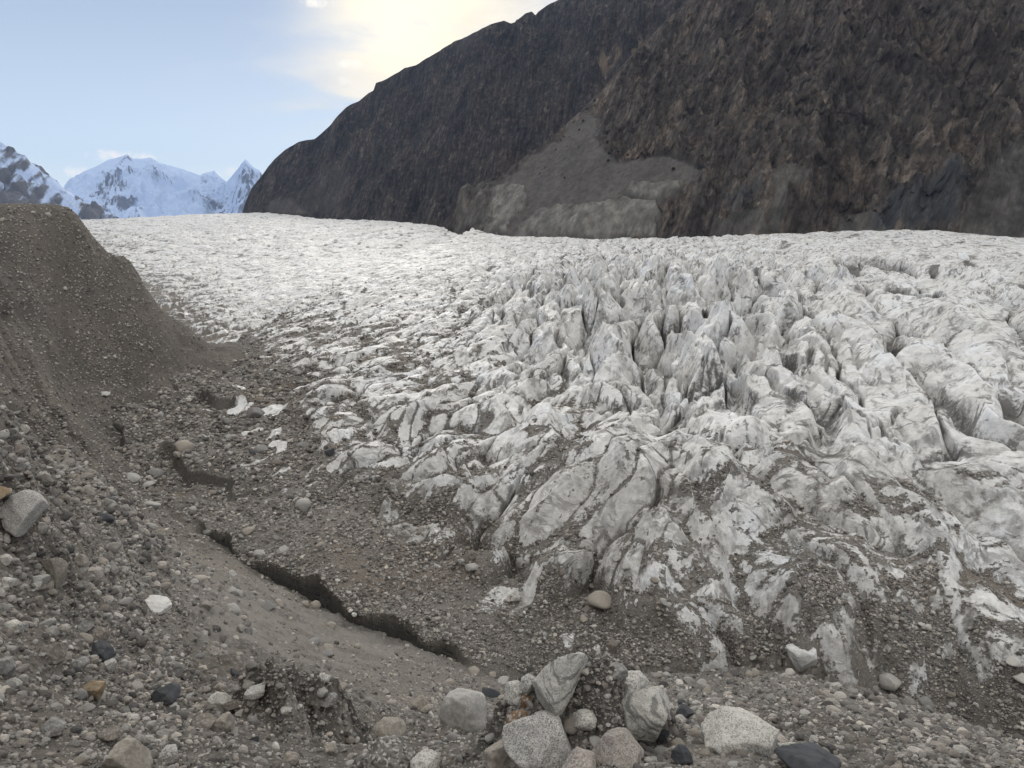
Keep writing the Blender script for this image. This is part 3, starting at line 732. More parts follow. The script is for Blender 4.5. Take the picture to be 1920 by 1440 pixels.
# far dark ridge
out1 = [(430, 470), (455, 395), (462, 375), (472, 352), (490, 330), (503, 312), (515, 298), (535, 280), (560, 263), (575, 260), (590, 258), (605, 245), (620, 232), (634, 215), (650, 200), (672, 190), (690, 175), (700, 170), (705, 155), (730, 143), (760, 126), (780, 120), (800, 106), (830, 88), (850, 76), (880, 62), (900, 54), (920, 45), (945, 37), (958, 42), (965, 40), (985, 26), (997, 22), (1004, 29), (1010, 22), (1030, 10), (1050, 0), (1100, -40), (1200, -110), (1400, -230), (1600, -300)]
rb1 = lambda p: np.interp(p, [430, 700, 900, 1200, 1600], [2500, 1800, 1350, 1000, 900])
rc1 = lambda p: np.interp(p, [430, 700, 900, 1200, 1600], [2650, 2500, 2350, 2150, 2000])
A, r, x, y, z, tt, zc = mountain('mountain', out1, rb1, rc1, -40, M_RIDGE, 900, 520, lambda t, p: 0.25 * t + 0.75 * t ** 1.25, None)
tb = np.broadcast_to(tt, x.shape)
crest = 0.12 + 0.88 * np.clip(np.abs(1 - tb) / 0.10, 0, 1)
z = z + crest * (75 * (ridged(x / 420 + 0.2 * fbm(x / 200, y / 200, 3, 801), y / 620, 5, 803) - 0.45) + 22 * fbm(x / 90, y / 90, 5, 811) + 9 * (ridged(x / 40, y / 70, 4, 821) - .4)) * np.clip(tb / 0.1, 0.2, 1) * np.interp(np.clip((zc + 40) / 500, 0, 1), [0, 1], [0.1, 1])[None]
px, py = to_pix(x, y, z)
zero = np.zeros_like(x)
scree1 = poly_mask([(560, 400), (600, 330), (640, 300), (655, 330), (640, 400)], px, py, 18) * .5 + 0.75 * poly_mask([(500, 400), (505, 375), (545, 370), (580, 400)], px, py, 6) + 0.5 * poly_mask([(850, 85), (905, 50), (890, 75), (860, 100)], px, py, 8)
tan1 = poly_mask([(1120, 125), (1130, 95), (1160, 80), (1165, 100), (1145, 130), (1130, 140)], px, py, 6) * sst(fbm(x / 25, y / 25, 4, 831), -0.25, 0.2) + .8 * poly_mask([(1178, 100), (1190, 85), (1200, 60), (1205, 80), (1190, 105)], px, py, 5) * sst(fbm(x / 20, y / 20, 4, 833), -0.1, 0.3)
grid_mesh('mountain', x, y, z, M_RIDGE, {'scree': np.clip(scree1, 0, 1), 'pale': zero, 'blue': zero, 'tan': tan1, 'streak': zero})

# near cliff on the right
out2 = [(835, 440), (850, 410), (862, 352), (880, 346), (925, 342), (940, 330), (1000, 282), (1060, 235), (1130, 168), (1200, 85), (1290, 0), (1400, -110), (1600, -230), (1920, -330), (2250, -400)]
rb2 = lambda p: np.interp(p, [835, 1100, 1500, 1920, 2250], [980, 740, 645, 615, 590])
rc2 = lambda p: np.interp(p, [835, 865, 930, 1000, 1300, 1920, 2250], [1000, 1060, 1080, 1110, 1180, 1150, 1100])
A, r, x, y, z, tt, zc = mountain('mountain', out2, rb2, rc2, -32, M_CLIFF, 1150, 900, lambda t, p: np.where(t < 0.06, t * 1.9, 0.114 + (t - 0.06) * 0.886 / 0.94), None, back=0.5)
tb = np.broadcast_to(tt, x.shape)
px0, py0 = to_pix(x, y, z)
px0 = px0 + 10 * fbm(x / 26, z / 26, 5, 881); py0 = py0 + 7 * fbm(x / 30 + 40, z / 30, 4, 883)
scree = poly_mask([(925, 345), (1000, 288), (1060, 242), (1105, 195), (1118, 225), (1140, 290), (1160, 300), (1200, 292), (1262, 290), (1330, 322), (1290, 345), (1240, 385), (1230, 450), (900, 450), (930, 352)], px0, py0, 9)
terr = np.maximum.reduce([poly_mask(q_, px0, py0, 4) for q_ in (
    [(850, 440), (862, 352), (930, 349), (975, 352), (985, 375), (955, 440)], [(955, 450), (1000, 402), (1060, 388), (1150, 384), (1235, 380), (1228, 450)], [(1180, 370), (1190, 349), (1285, 345), (1275, 362), (1235, 376)],
    [(1448, 420), (1450, 330), (1490, 326), (1522, 332), (1520, 350), (1475, 365), (1470, 430), (1448, 440)], [(1330, 445), (1338, 412), (1380, 400), (1432, 398), (1440, 445)], [(1540, 445), (1580, 408), (1625, 392), (1655, 398), (1665, 445)])])
fan = poly_mask([(1790, 445), (1830, 370), (1870, 310), (1920, 285), (2200, 260), (2200, 460), (1790, 460)], px0, py0, 8)
bl = np.maximum(poly_mask([(1640, 430), (1650, 360), (1690, 325), (1800, 320), (1815, 360), (1780, 430)], px0, py0, 18), 0.8 * poly_mask([(1360, 350), (1425, 335), (1430, 375), (1370, 385)], px0, py0, 10))
crest = 0.12 + 0.88 * np.clip(np.abs(1 - tb) / 0.08, 0, 1)
ls = x * 0.94 + z * -0.34                      # across the leaning beds
big = ridged(ls / 95 + 0.25 * fbm(x / 120, z / 120, 3, 841), (y + z) / 700, 4, 843) - 0.45
mid = ridged(ls / 22 + 0.3 * fbm(x / 50, z / 50, 3, 851), (y + z) / 260, 4, 853) - 0.45
sm_ = ridged(ls / 7.0 + 0.3 * fbm(x / 20, z / 20, 2, 861), (y + z) / 80, 3, 863) - 0.45
foot = np.clip(tb / 0.05, 0, 1); cliffk = (1 - scree) * (1 - 0.6 * terr) * (1 - 0.7 * fan)
z2 = z + crest * foot * cliffk * (34 * big + 13 * mid + 5 * sm_ + 4 * fbm(ls / 6, (y + z) / 14, 4, 871)) + foot * (1.6 * fbm(x / 12, y / 12, 4, 873))
z2 = z2 + terr * 6 * foot
rad = foot * cliffk * (10 * ridged(ls / 60 + 0.3 * fbm(x / 90, z / 90, 3, 885), z / 260, 4, 887) + 9 * (ridged(z / 34 + 0.5 * fbm(ls / 60, z / 60, 3, 889), ls / 120, 3, 891) - 0.4) + 3 * fbm(x / 9, z / 9, 4, 893)) + terr * foot * 3 * ridged(x / 16, z / 40, 4, 895)
x = x - np.sin(A) * rad; y = y - np.cos(A) * rad
grid_mesh('mountain', x, y, z2, M_CLIFF, {'scree': np.clip(scree + 0.0 * fan, 0, 1), 'pale': np.clip(0.85 * terr + 0.9 * fan, 0, 1), 'blue': 0.75 * bl, 'tan': np.zeros_like(x), 'streak': sst(px0, 1150, 1300) * (1 - terr) * (1 - scree)})
CL = (A, r, z2, x, y)

# snowy massif at the head of the valley
out3 = [(60, 470), (100, 400), (122, 345), (135, 335), (155, 322), (175, 314), (205, 300), (225, 293), (238, 289), (250, 298), (265, 297), (283, 296), (300, 305), (325, 312), (350, 320), (375, 329), (385, 324), (395, 321), (402, 320), (412, 331), (425, 341), (432, 333), (445, 317), (455, 303), (460, 299), (466, 304), (475, 314), (487, 320), (500, 345), (520, 380), (560, 430)]
A, r, x, y, z, tt, zc = mountain('snow_mountain', out3, lambda p: 9500 + 0 * p, lambda p: np.interp(p, [60, 240, 375, 400, 460, 560], [12500, 12500, 12800, 13500, 11500, 11500]), -150, M_SNOW, 700, 420, lambda t, p: 0.35 * t + 0.65 * t ** 1.7, None, back=0.4)
tb = np.broadcast_to(tt, x.shape)
crest = 0.06 + 0.94 * np.clip(np.abs(1 - tb) / 0.18, 0, 1)
rg = ridged(x / 700 + 0.4 * fbm(x / 900, y / 900, 3, 901), y / 2600, 5, 903)
z = z + crest * np.clip(tb / 0.15, 0.1, 1) * (260 * (rg - 0.45) + 90 * fbm(x / 260, y / 260, 5, 911))
px, py = to_pix(x, y, z)
gz = np.gradient(z, axis=1) / (np.gradient(x, axis=1) + 1e-6)
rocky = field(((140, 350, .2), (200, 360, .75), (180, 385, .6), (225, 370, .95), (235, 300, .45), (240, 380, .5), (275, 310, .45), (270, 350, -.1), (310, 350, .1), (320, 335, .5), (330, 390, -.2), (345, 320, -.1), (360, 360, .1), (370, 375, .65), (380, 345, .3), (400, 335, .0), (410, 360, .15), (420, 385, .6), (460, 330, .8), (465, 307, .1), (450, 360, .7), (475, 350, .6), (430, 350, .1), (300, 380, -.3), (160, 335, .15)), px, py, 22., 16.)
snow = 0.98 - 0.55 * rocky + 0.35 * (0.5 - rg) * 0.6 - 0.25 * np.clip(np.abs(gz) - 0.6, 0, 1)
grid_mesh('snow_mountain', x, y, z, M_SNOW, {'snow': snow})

# dark snow-streaked mountain on the left
out4 = [(-420, 60), (-200, 160), (-60, 235), (0, 264), (12, 272), (25, 281), (40, 291), (46, 292), (58, 304), (70, 314), (85, 326), (100, 333), (112, 345), (125, 357), (140, 368), (160, 382), (178, 393), (190, 400), (230, 440)]
A, r, x, y, z, tt, zc = mountain('snow_mountain', out4, lambda p: 3600 + 0 * p, lambda p: np.interp(p, [-420, 0, 230], [5600, 5200, 4800]), -120, M_SNOW, 520, 420, lambda t, p: t ** 1.15, None, back=0.4)
tb = np.broadcast_to(tt, x.shape)
crest = 0.07 + 0.93 * np.clip(np.abs(1 - tb) / 0.12, 0, 1)
dg = (x + 0.55 * y)
rg = ridged(dg / 420 + 0.4 * fbm(x / 400, y / 400, 3, 921), (y - x) / 1600, 5, 923)
z = z + crest * np.clip(tb / 0.1, 0.1, 1) * (150 * (rg - 0.45) + 45 * fbm(x / 130, y / 130, 5, 931))
px, py = to_pix(x, y, z)
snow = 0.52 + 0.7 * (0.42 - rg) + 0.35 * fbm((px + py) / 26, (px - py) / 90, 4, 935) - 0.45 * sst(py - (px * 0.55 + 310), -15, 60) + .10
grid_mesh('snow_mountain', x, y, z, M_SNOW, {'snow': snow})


# ------------------------------------------------------------------ stones
def ico(sub):
    bm = bmesh.new(); bmesh.ops.create_icosphere(bm, subdivisions=sub, radius=1.0)
    v = np.array([q.co[:] for q in bm.verts], np.float32); f = np.array([[q.index for q in k.verts] for k in bm.faces], np.int32); bm.free()
    return v, f


ICO = {k: ico(k) for k in (1, 2, 3, 5)}


def noise3(P, seed):
    P = P + np.array([seed * 3.7, seed * 1.3, -seed * 2.1], np.float32)
    return (pnoise(P[:, 0] + 0.37 * P[:, 2], P[:, 1] - 0.51 * P[:, 2], seed) + pnoise(P[:, 1] + 0.41 * P[:, 0] + 50, P[:, 2] + 0.29 * P[:, 0], seed + 7) + pnoise(P[:, 2] - 0.33 * P[:, 1] + 90, P[:, 0] + 0.47 * P[:, 1], seed + 13)) * 0.6


def rock_shape(seed, sub=3, planes=10, lo=0.62, hi=0.92, rough=0.05, lump=0.12):
    g = np.random.default_rng(seed); v, f = ICO[sub]; v = v.copy()
    v *= (1 + lump * noise3(v * 1.1, seed % 97))[:, None]
    for _ in range(planes):
        n = g.normal(size=3); n /= np.linalg.norm(n); dd = g.uniform(lo, hi)
        e = np.clip(v @ n - dd, 0, None); v -= (0.93 * e)[:, None] * n[None]
    if rough:
        nn = v / np.linalg.norm(v, axis=1, keepdims=True)
        v += nn * (rough * (noise3(v * 3, seed % 89) + 0.55 * noise3(v * 7, seed % 83) + (0.3 * noise3(v * 16, seed % 79) if sub > 3 else 0)))[:, None]
    v -= (v.max(0) + v.min(0)) / 2; v /= (v.max(0) - v.min(0)) / 2
    return v.astype(np.float32), f


def rot_rand(n, g):
    q = g.normal(size=(n, 4)); q /= np.linalg.norm(q, axis=1, keepdims=True); a, b, c, e = q.T
    return np.stack([np.stack([1 - 2 * (c * c + e * e), 2 * (b * c - a * e), 2 * (b * e + a * c)], -1), np.stack([2 * (b * c + a * e), 1 - 2 * (b * b + e * e), 2 * (c * e - a * b)], -1), np.stack([2 * (b * e - a * c), 2 * (c * e + a * b), 1 - 2 * (b * b + c * c)], -1)], 1).astype(np.float32)


def stone_mat(name, stops, speck=0.0, speck_scale=90, band=0.0, rust=0.0, use_tint=False):
    m, t = new_mat(name)
    p = t.n('ShaderNodeTexCoord').outputs['Object'] if not use_tint else t.pos()
    if use_tint:
        f = t.attr('tint')
        c = t.ramp(f, stops)
        c = t.mix(t.m('MULTIPLY', t.attr('hue'), 0.5), c, t.mix(1.0, c, (1.15, 0.99, 0.86), 'MULTIPLY'))
        c = t.mix(1.0, c, t.ramp(t.noise(p, 14, 5, 0.7), ((0.3, (0.7, 0.7, 0.7)), (0.7, (1.2, 1.2, 1.2)))), 'MULTIPLY')
    else:
        c = t.ramp(t.noise(p, 9, 7, 0.65), stops)
    if speck:
        v = t.n('ShaderNodeTexVoronoi', {'Vector': p, 'Scale': speck_scale})
        cs = t.n('ShaderNodeSeparateColor', {0: v.outputs['Color']}).outputs[0]
        c = t.mix(t.m('MULTIPLY', t.ss(cs, 0.72, 0.76), speck), c, (0.035, 0.033, 0.032))
        c = t.mix(t.m('MULTIPLY', t.ss(cs, 0.22, 0.18), speck * 0.7), c, (0.62, 0.60, 0.57))
    if band:
        b = t.noise(t.pos((6, 6, 60), (0.5, 0.35, 0)), 1.0, 5, 0.6)
        c = t.mix(t.m('MULTIPLY', t.ss(b, 0.5, 0.6), band), c, (0.09, 0.088, 0.085))
    if rust:
        c = t.mix(t.m('MULTIPLY', t.ss(t.noise(p, 14, 5, 0.6), 0.42, 0.6), rust), c, (0.26, 0.13, 0.045))
    c = t.mix(t.ss(t.noise(p, 5, 6, 0.7), 0.56, 0.72), c, t.mix(0.55, c, (0.15, 0.14, 0.125)))
    h = t.m('ADD', t.noise(p, 30, 8, 0.7), t.m('MULTIPLY', t.noise(p, 7, 5, 0.6), 2.0))
    b = t.n('ShaderNodeBump', {'Height': h, 'Strength': 0.55, 'Distance': 0.02 if not use_tint else 0.05}).outputs[0]
    return finish(m, t, c, 0.9, b, 0.2)


M_GRAVEL = stone_mat('loose_stones', ((0.0, (0.055, 0.054, 0.054)), (0.2, (0.11, 0.105, 0.10)), (0.5, (0.25, 0.238, 0.22)), (0.8, (0.40, 0.385, 0.355)), (1.0, (0.56, 0.54, 0.50))), use_tint=True)
M_GRANITE = stone_mat('grey_granite', ((0.3, (0.27, 0.26, 0.24)), (0.7, (0.44, 0.425, 0.395))), 0.55, 230)
M_PALE = stone_mat('pale_granite', ((0.3, (0.36, 0.345, 0.31)), (0.7, (0.52, 0.50, 0.455))), 0.45, 190)
M_PINK = stone_mat('pinkish_granite', ((0.3, (0.265, 0.235, 0.21)), (0.7, (0.41, 0.365, 0.325))), 0.4, 210)
M_GNEISS = stone_mat('banded_gneiss', ((0.3, (0.30, 0.29, 0.26)), (0.7, (0.46, 0.445, 0.40))), 0.3, 200, 0.7)
M_RUST = stone_mat('rusty_stone', ((0.3, (0.12, 0.09, 0.065)), (0.7, (0.24, 0.17, 0.11))), 0.5, 90, 0, 0.7)
M_OCHRE = stone_mat('ochre_stone', ((0.3, (0.17, 0.14, 0.10)), (0.7, (0.30, 0.24, 0.155))), 0.15, 60, 0, 0.3)
M_SLATE = stone_mat('dark_slate', ((0.3, (0.035, 0.037, 0.041)), (0.7, (0.085, 0.088, 0.095))), 0, 60, 0.3)
M_BROWN = stone_mat('brown_stone', ((0.3, (0.13, 0.115, 0.10)), (0.7, (0.225, 0.195, 0.165))), 0.2, 70)
M_GREY = stone_mat('grey_stone', ((0.3, (0.15, 0.147, 0.14)), (0.7, (0.26, 0.25, 0.235))), 0.2, 70)
M_TAN = stone_mat('tan_stone', ((0.3, (0.21, 0.19, 0.16)), (0.7, (0.33, 0.295, 0.25))), 0.15, 70)
M_WHITE = stone_mat('white_stone', ((0.3, (0.50, 0.485, 0.45)), (0.7, (0.66, 0.645, 0.61))), 0.06, 60)
M_CONG = stone_mat('conglomerate', ((0.3, (0.095, 0.088, 0.08)), (0.7, (0.20, 0.185, 0.165))), 0.5, 60)

PROTO = [rock_shape(900 + i, 1, 6, 0.6, 0.9, 0.10, 0.25)[0] for i in range(14)]
PROTO2 = [rock_shape(950 + i, 2, 9, 0.6, 0.9, 0.04, 0.2)[0] for i in range(14)]


def scatter(name, x, y, z, size, g, sink=0.30, proto=None, pf=None, flat=(0.45, 0.9)):
    proto = proto or PROTO; pf = ICO[1][1] if pf is None else pf
    n = len(x); pid = g.integers(0, len(proto), n); nv = len(proto[0])
    V = np.array(proto)[pid]
    sc3 = np.stack([g.uniform(0.8, 1.35, n), g.uniform(0.65, 1.0, n), g.uniform(*flat, n)], -1) * (size[:, None] / 2)
    V = V * sc3[:, None, :]
    ax = rot_rand(n, g)
    yaw = g.uniform(0, 6.283, n); tl = g.normal(0, 0.35, n); cy, sy, ct, st = np.cos(yaw), np.sin(yaw), np.cos(tl), np.sin(tl)
    vx, vy, vz = V[..., 0], V[..., 1], V[..., 2]
    vx, vz = vx * ct[:, None] + vz * st[:, None], -vx * st[:, None] + vz * ct[:, None]
    vx, vy = vx * cy[:, None] - vy * sy[:, None], vx * sy[:, None] + vy * cy[:, None]
    V = np.stack([vx + x[:, None], vy + y[:, None], vz + (z + sc3[:, 2] * (1 - 2 * sink))[:, None]], -1).reshape(-1, 3)
    F = (pf[None] + (np.arange(n) * nv)[:, None, None]).reshape(-1, 3)
    tint = np.repeat(np.clip(g.beta(2.2, 2.6, n), 0, 1), nv); hue = np.repeat(g.uniform(0, 1, n) ** 1.5, nv)
    o = raw_mesh(name, V, F, M_GRAVEL, {'tint': tint, 'hue': hue}, False, 'stuff')
    return o


def px_size(g, n, lo, hi, a=2.2):
    u = g.uniform(0, 1, n); return (lo ** (1 - a) + u * (hi ** (1 - a) - lo ** (1 - a))) ** (1 / (1 - a))


def surface_sample(g, XG, YG, ZG, W, n):
    """n random points on a grid surface, as dense as the surface shows from the camera"""
    a, b = to_pix(XG.astype(np.float64), YG, ZG)
    d1x, d1y = a[1:, 1:] - a[:-1, :-1], b[1:, 1:] - b[:-1, :-1]; d2x, d2y = a[1:, :-1] - a[:-1, 1:], b[1:, :-1] - b[:-1, 1:]
    ar = (d1x * d2y - d1y * d2x) / 2; ar = ar * np.sign(np.median(ar[5]))
    vis = (a[:-1, :-1] > -40) & (a[:-1, :-1] < 1960) & (b[:-1, :-1] > 370) & (b[:-1, :-1] < 1490)
    pr = np.clip(ar, 0, 400) * vis * W[:-1, :-1]; cdf = np.cumsum(pr.ravel()); cdf /= cdf[-1]
    k = np.searchsorted(cdf, g.uniform(0, 1, n)); i, j = np.divmod(k, pr.shape[1]); u = g.uniform(0, 1, n); v = g.uniform(0, 1, n)
    out = []
    for G in (XG, YG, ZG): out.append((G[i, j] * (1 - u) + G[i, j + 1] * u) * (1 - v) + (G[i + 1, j] * (1 - u) + G[i + 1, j + 1] * u) * v)
    return out[0], out[1], out[2], np.hypot(out[0], out[1])


g = np.random.default_rng(5)
MX, MY, MZG, MR = M_SURF
gz_ = bil(np.array(G_BASE), A0, A1, GL0, GL1, np.arctan2(MX, MY), np.log(np.maximum(MR, 39)))
mpx, mpy = to_pix(MX, MY, MZG)
fin = np.exp(-(((mpx - 540) / 330) ** 2 + ((mpy - 1190) / 120) ** 2)) * (MR > 9)
W = np.clip(0.8 + 0.6 * fbm(MX / (0.10 * MR), MY / (0.10 * MR), 3, 61) - 0.6 * fin - 0.30 * sst(MR, 70, 120), 0.05, 1.5) * (MZG > np.where(MR > 45, gz_ - 2.5, -99))
x, y, z, r = surface_sample(g, MX, MY, MZG, W, 60000)
size = px_size(g, len(x), 1.4, 8.0, 2.5) * r / 773
scatter('gravel', x, y, z, np.minimum(size, np.where(r < 60, 0.35, np.where(g.uniform(0, 1, len(r)) < 0.93, 0.45, 1.0))), g)
Wl = (0.12 + 0.9 * sst(mpx, 640, 250) + 0.55 * sst(mpx, 1150, 1400) + 0.8 * np.exp(-(((mpx - 1070) / 160) ** 2)) * (MR < 5)) * (MZG > -39) * (1 - 0.8 * fin) * np.clip(0.7 + 0.8 * fbm(MX / (0.15 * MR), MY / (0.15 * MR), 3, 67), 0.05, 1.6) * (MR < 70)
x, y, z, r = surface_sample(g, MX, MY, MZG, Wl, 4200)
scatter('rubble', x, y, z, px_size(g, len(x), 4.5, 15, 2.4) * r / 773, g, 0.35, PROTO2, ICO[2][1])
# stones lying on the debris-covered ice
GXg, GYg, GRg, GDg = G_SURF
W = sst(GDg, 0.40, 0.9) * np.clip(0.7 + 0.7 * fbm(GXg / 7, GYg / 7, 3, 65), 0.08, 1.6) * (GRg < 420)
x, y, z, r = surface_sample(g, GXg, GYg, GZ, W, 40000)
ok = z > np.where(r < 300, moraine_z(x, y) - 0.1, -99)
x, y, z, r = x[ok], y[ok], z[ok], r[ok]
scatter('debris', x, y, z, np.minimum(px_size(g, len(x), 1.1, 6.0, 2.6) * r / 773, 1.1), g, 0.25)


# ------------------------------------------------------------------ single boulders and stones
def thing(o, label, cat, group=None):
    o['label'] = label; o['category'] = cat
    if group: o['group'] = group
    return o


_mr = np.exp(np.linspace(math.log(1.6), math.log(420), 5000))


def hit(px, py, on_ice=False):
    az, el = pix_azel(px, py); zr = _mr * math.tan(el)
    zg = moraine_z(np.sin(az) * _mr, np.cos(az) * _mr)
    zg = np.where(_mr > 320, -99, zg)
    ok = _mr > 45
    zi = np.where(ok, glacier_at(np.full_like(_mr, az), np.log(np.maximum(_mr, 40)), GZ), -99)
    zg = np.maximum(zg, zi)
    k = np.argmax(zg >= zr)
    return float(_mr[k]) if zg[k] >= zr[k] else None


def stone(name, label, cat, box, mat, seed, kind='round', roll=0.0, deep=0.95, lift=0.28, r=None, group=None, taper=0.0, sub=5):
    x0, x1, y0, y1 = box; cx, cy = (x0 + x1) / 2, (y0 + y1) / 2
    az, el = pix_azel(cx, cy)
    rg = r or hit(cx, cy * 0.6 + y1 * 0.4)
    if rg is None: return None
    dx, dy, dz = pix_dir(cx, cy)
    k = rg / math.hypot(dx, dy)                       # depth along the view axis is k by construction
    sx = (x1 - x0) / FPX * k; sh = (y1 - y0) / FPX * k
    sz = max(sh * 0.92, 0.3 * sx); sy = deep * sx
    par = {'round': (15, 0.62, 0.93, 0.045, 0.2), 'angular': (16, 0.46, 0.80, 0.035, 0.14), 'block': (8, 0.45, 0.7, 0.035, 0.10), 'rough': (4, 0.75, 0.95, 0.16, 0.3)}[kind]
    v, f = rock_shape(seed, sub, *par)
    if taper: v = v * np.stack([1 - taper * v[:, 2], 1 - taper * 0.6 * v[:, 2], np.ones(len(v))], -1)
    v = v * np.array([sx, sy, sz], np.float32) / 2
    c, s_ = math.cos(R(roll)), math.sin(R(roll))
    v = np.stack([v[:, 0] * c + v[:, 2] * s_, v[:, 1], -v[:, 0] * s_ + v[:, 2] * c], -1)
    n_ = len(v)
    o = raw_mesh(name, v, f, mat, {'dust': np.full(n_, .55), 'strata': np.full(n_, 1.0), 'dirt': np.full(n_, -.6)} if mat is M_ICE else None, True)
    kk = k - lift * min(sy, sz) * 0.8
    o.location = (dx * kk, dy * kk, dz * kk); o.rotation_euler = (0, 0, -math.atan2(dx, dy))
    if label: thing(o, label, cat, group)
    return o


HEAP = 'boulders of the heap at the lower centre'
B = 'boulder'; S = 'stone'
for row in (
    ('large rounded grey granite boulder at the left edge of the foreground heap', B, (824, 914, 1284, 1396), M_GRANITE, 1, 'round', 0, 3.05, .12),
    ('biggest grey speckled granite boulder in the foreground with its base at the picture bottom', B, (938, 1082, 1326, 1446), M_GRANITE, 2, 'round', 12, 2.8, .22),
    ('long pale grey slab boulder lying on top of the foreground heap', B, (990, 1112, 1230, 1316), M_GNEISS, 3, 'angular', -32, 3.25, 0),
    ('banded white and dark gneiss boulder right of the heap centre', B, (1148, 1256, 1284, 1392), M_GNEISS, 4, 'round', 0, 3.0, 0),
    ('flat pale granite boulder behind the banded gneiss boulder', B, (1148, 1218, 1256, 1322), M_PALE, 5, 'round', -10, 3.2, 0),
    ('triangular pinkish speckled boulder below the banded gneiss boulder', B, (1112, 1202, 1362, 1450), M_PINK, 6, 'angular', 0, 2.75, .45),
    ('broad cream speckled boulder standing alone in the lower right rubble', B, (1318, 1460, 1336, 1424), M_PALE, 7, 'round', 6, 3.1, .15),
    ('wide dark blue grey slate boulder at the bottom edge', B, (1448, 1572, 1398, 1470), M_SLATE, 8, 'angular', 0, 2.95, .2),
    ('black upright stone with pale veins left of the slate boulder', S, (1258, 1300, 1392, 1446), M_SLATE, 9, 'angular', -10, 2.85, .1),
    ('small square black stone above the veined black stone', S, (1268, 1300, 1324, 1354), M_SLATE, 10, 'block', 15, 3.15, 0),
    ('thin black stone leaning beside the banded gneiss boulder', S, (1236, 1256, 1362, 1392), M_SLATE, 11, 'angular', 20, 2.95, 0),
    ('salmon pink rough stone at the bottom edge in front of the heap', S, (1052, 1118, 1406, 1460), M_PINK, 12, 'angular', 0, 2.65, .1),
    ('rusty brown speckled stone wedged beside the biggest granite boulder', S, (946, 1000, 1328, 1378), M_RUST, 13, 'round', -35, 2.95, 0),
    ('small orange stone standing upright above the rusty brown stone', S, (974, 1000, 1300, 1334), M_RUST, 14, 'angular', 10, 3.05, 0),
    ('pale lilac granite stone between the left boulder and the slab boulder', S, (946, 990, 1276, 1322), M_PALE, 15, 'round', 0, 3.15, 0),
    ('dark grey speckled stone behind the pale lilac granite stone', S, (976, 1012, 1264, 1304), M_GRANITE, 16, 'round', 0, 3.25, 0),
    ('yellowish stone stuck upright in the face of the heap', S, (1041, 1072, 1270, 1328), M_OCHRE, 17, 'angular', 6, 3.0, 0),
    ('white and black speckled angular stone in the hollow of the heap', S, (1074, 1122, 1328, 1370), M_PALE, 18, 'angular', 18, 2.92, 0),
    ('smooth tan slab leaning on the biggest granite boulder', B, (908, 978, 1384, 1450), M_TAN, 19, 'angular', -28, 2.75, .1),
    ('white granite stone at the bottom edge left of the tan slab', S, (768, 832, 1412, 1462), M_PALE, 20, 'round', 0, 2.9, .25),
    ('rough black and white conglomerate boulder at the bottom edge', B, (664, 780, 1394, 1462), M_CONG, 21, 'rough', 0, 2.95, 0),
    ('dark grey stone on the right shoulder of the slab boulder', S, (1138, 1178, 1246, 1274), M_GREY, 22, 'angular', 0, 3.35, 0),
    ('round brown grey stone on the crest of the heap', S, (1136, 1160, 1198, 1222), M_BROWN, 23, 'round', 0, 3.7, 0),
    ('pale speckled boulder buried to the right of the cream boulder', S, (1462, 1494, 1386, 1412), M_PALE, 24, 'angular', 0, None, 0),
    ('small rust tinted stone on the shoulder of the cream boulder', S, (1452, 1478, 1380, 1398), M_PINK, 25, 'round', 0, None, 0),
): stone('boulder' if row[1] == B else 'stone', row[0], row[1], row[2], row[3], 100 + row[4], row[5], row[6], r=None, taper=row[8], group=HEAP if row[4] < 24 else 'stones of the right rubble slope', lift=0.1)
LEFT = 'larger stones of the left rubble slope'
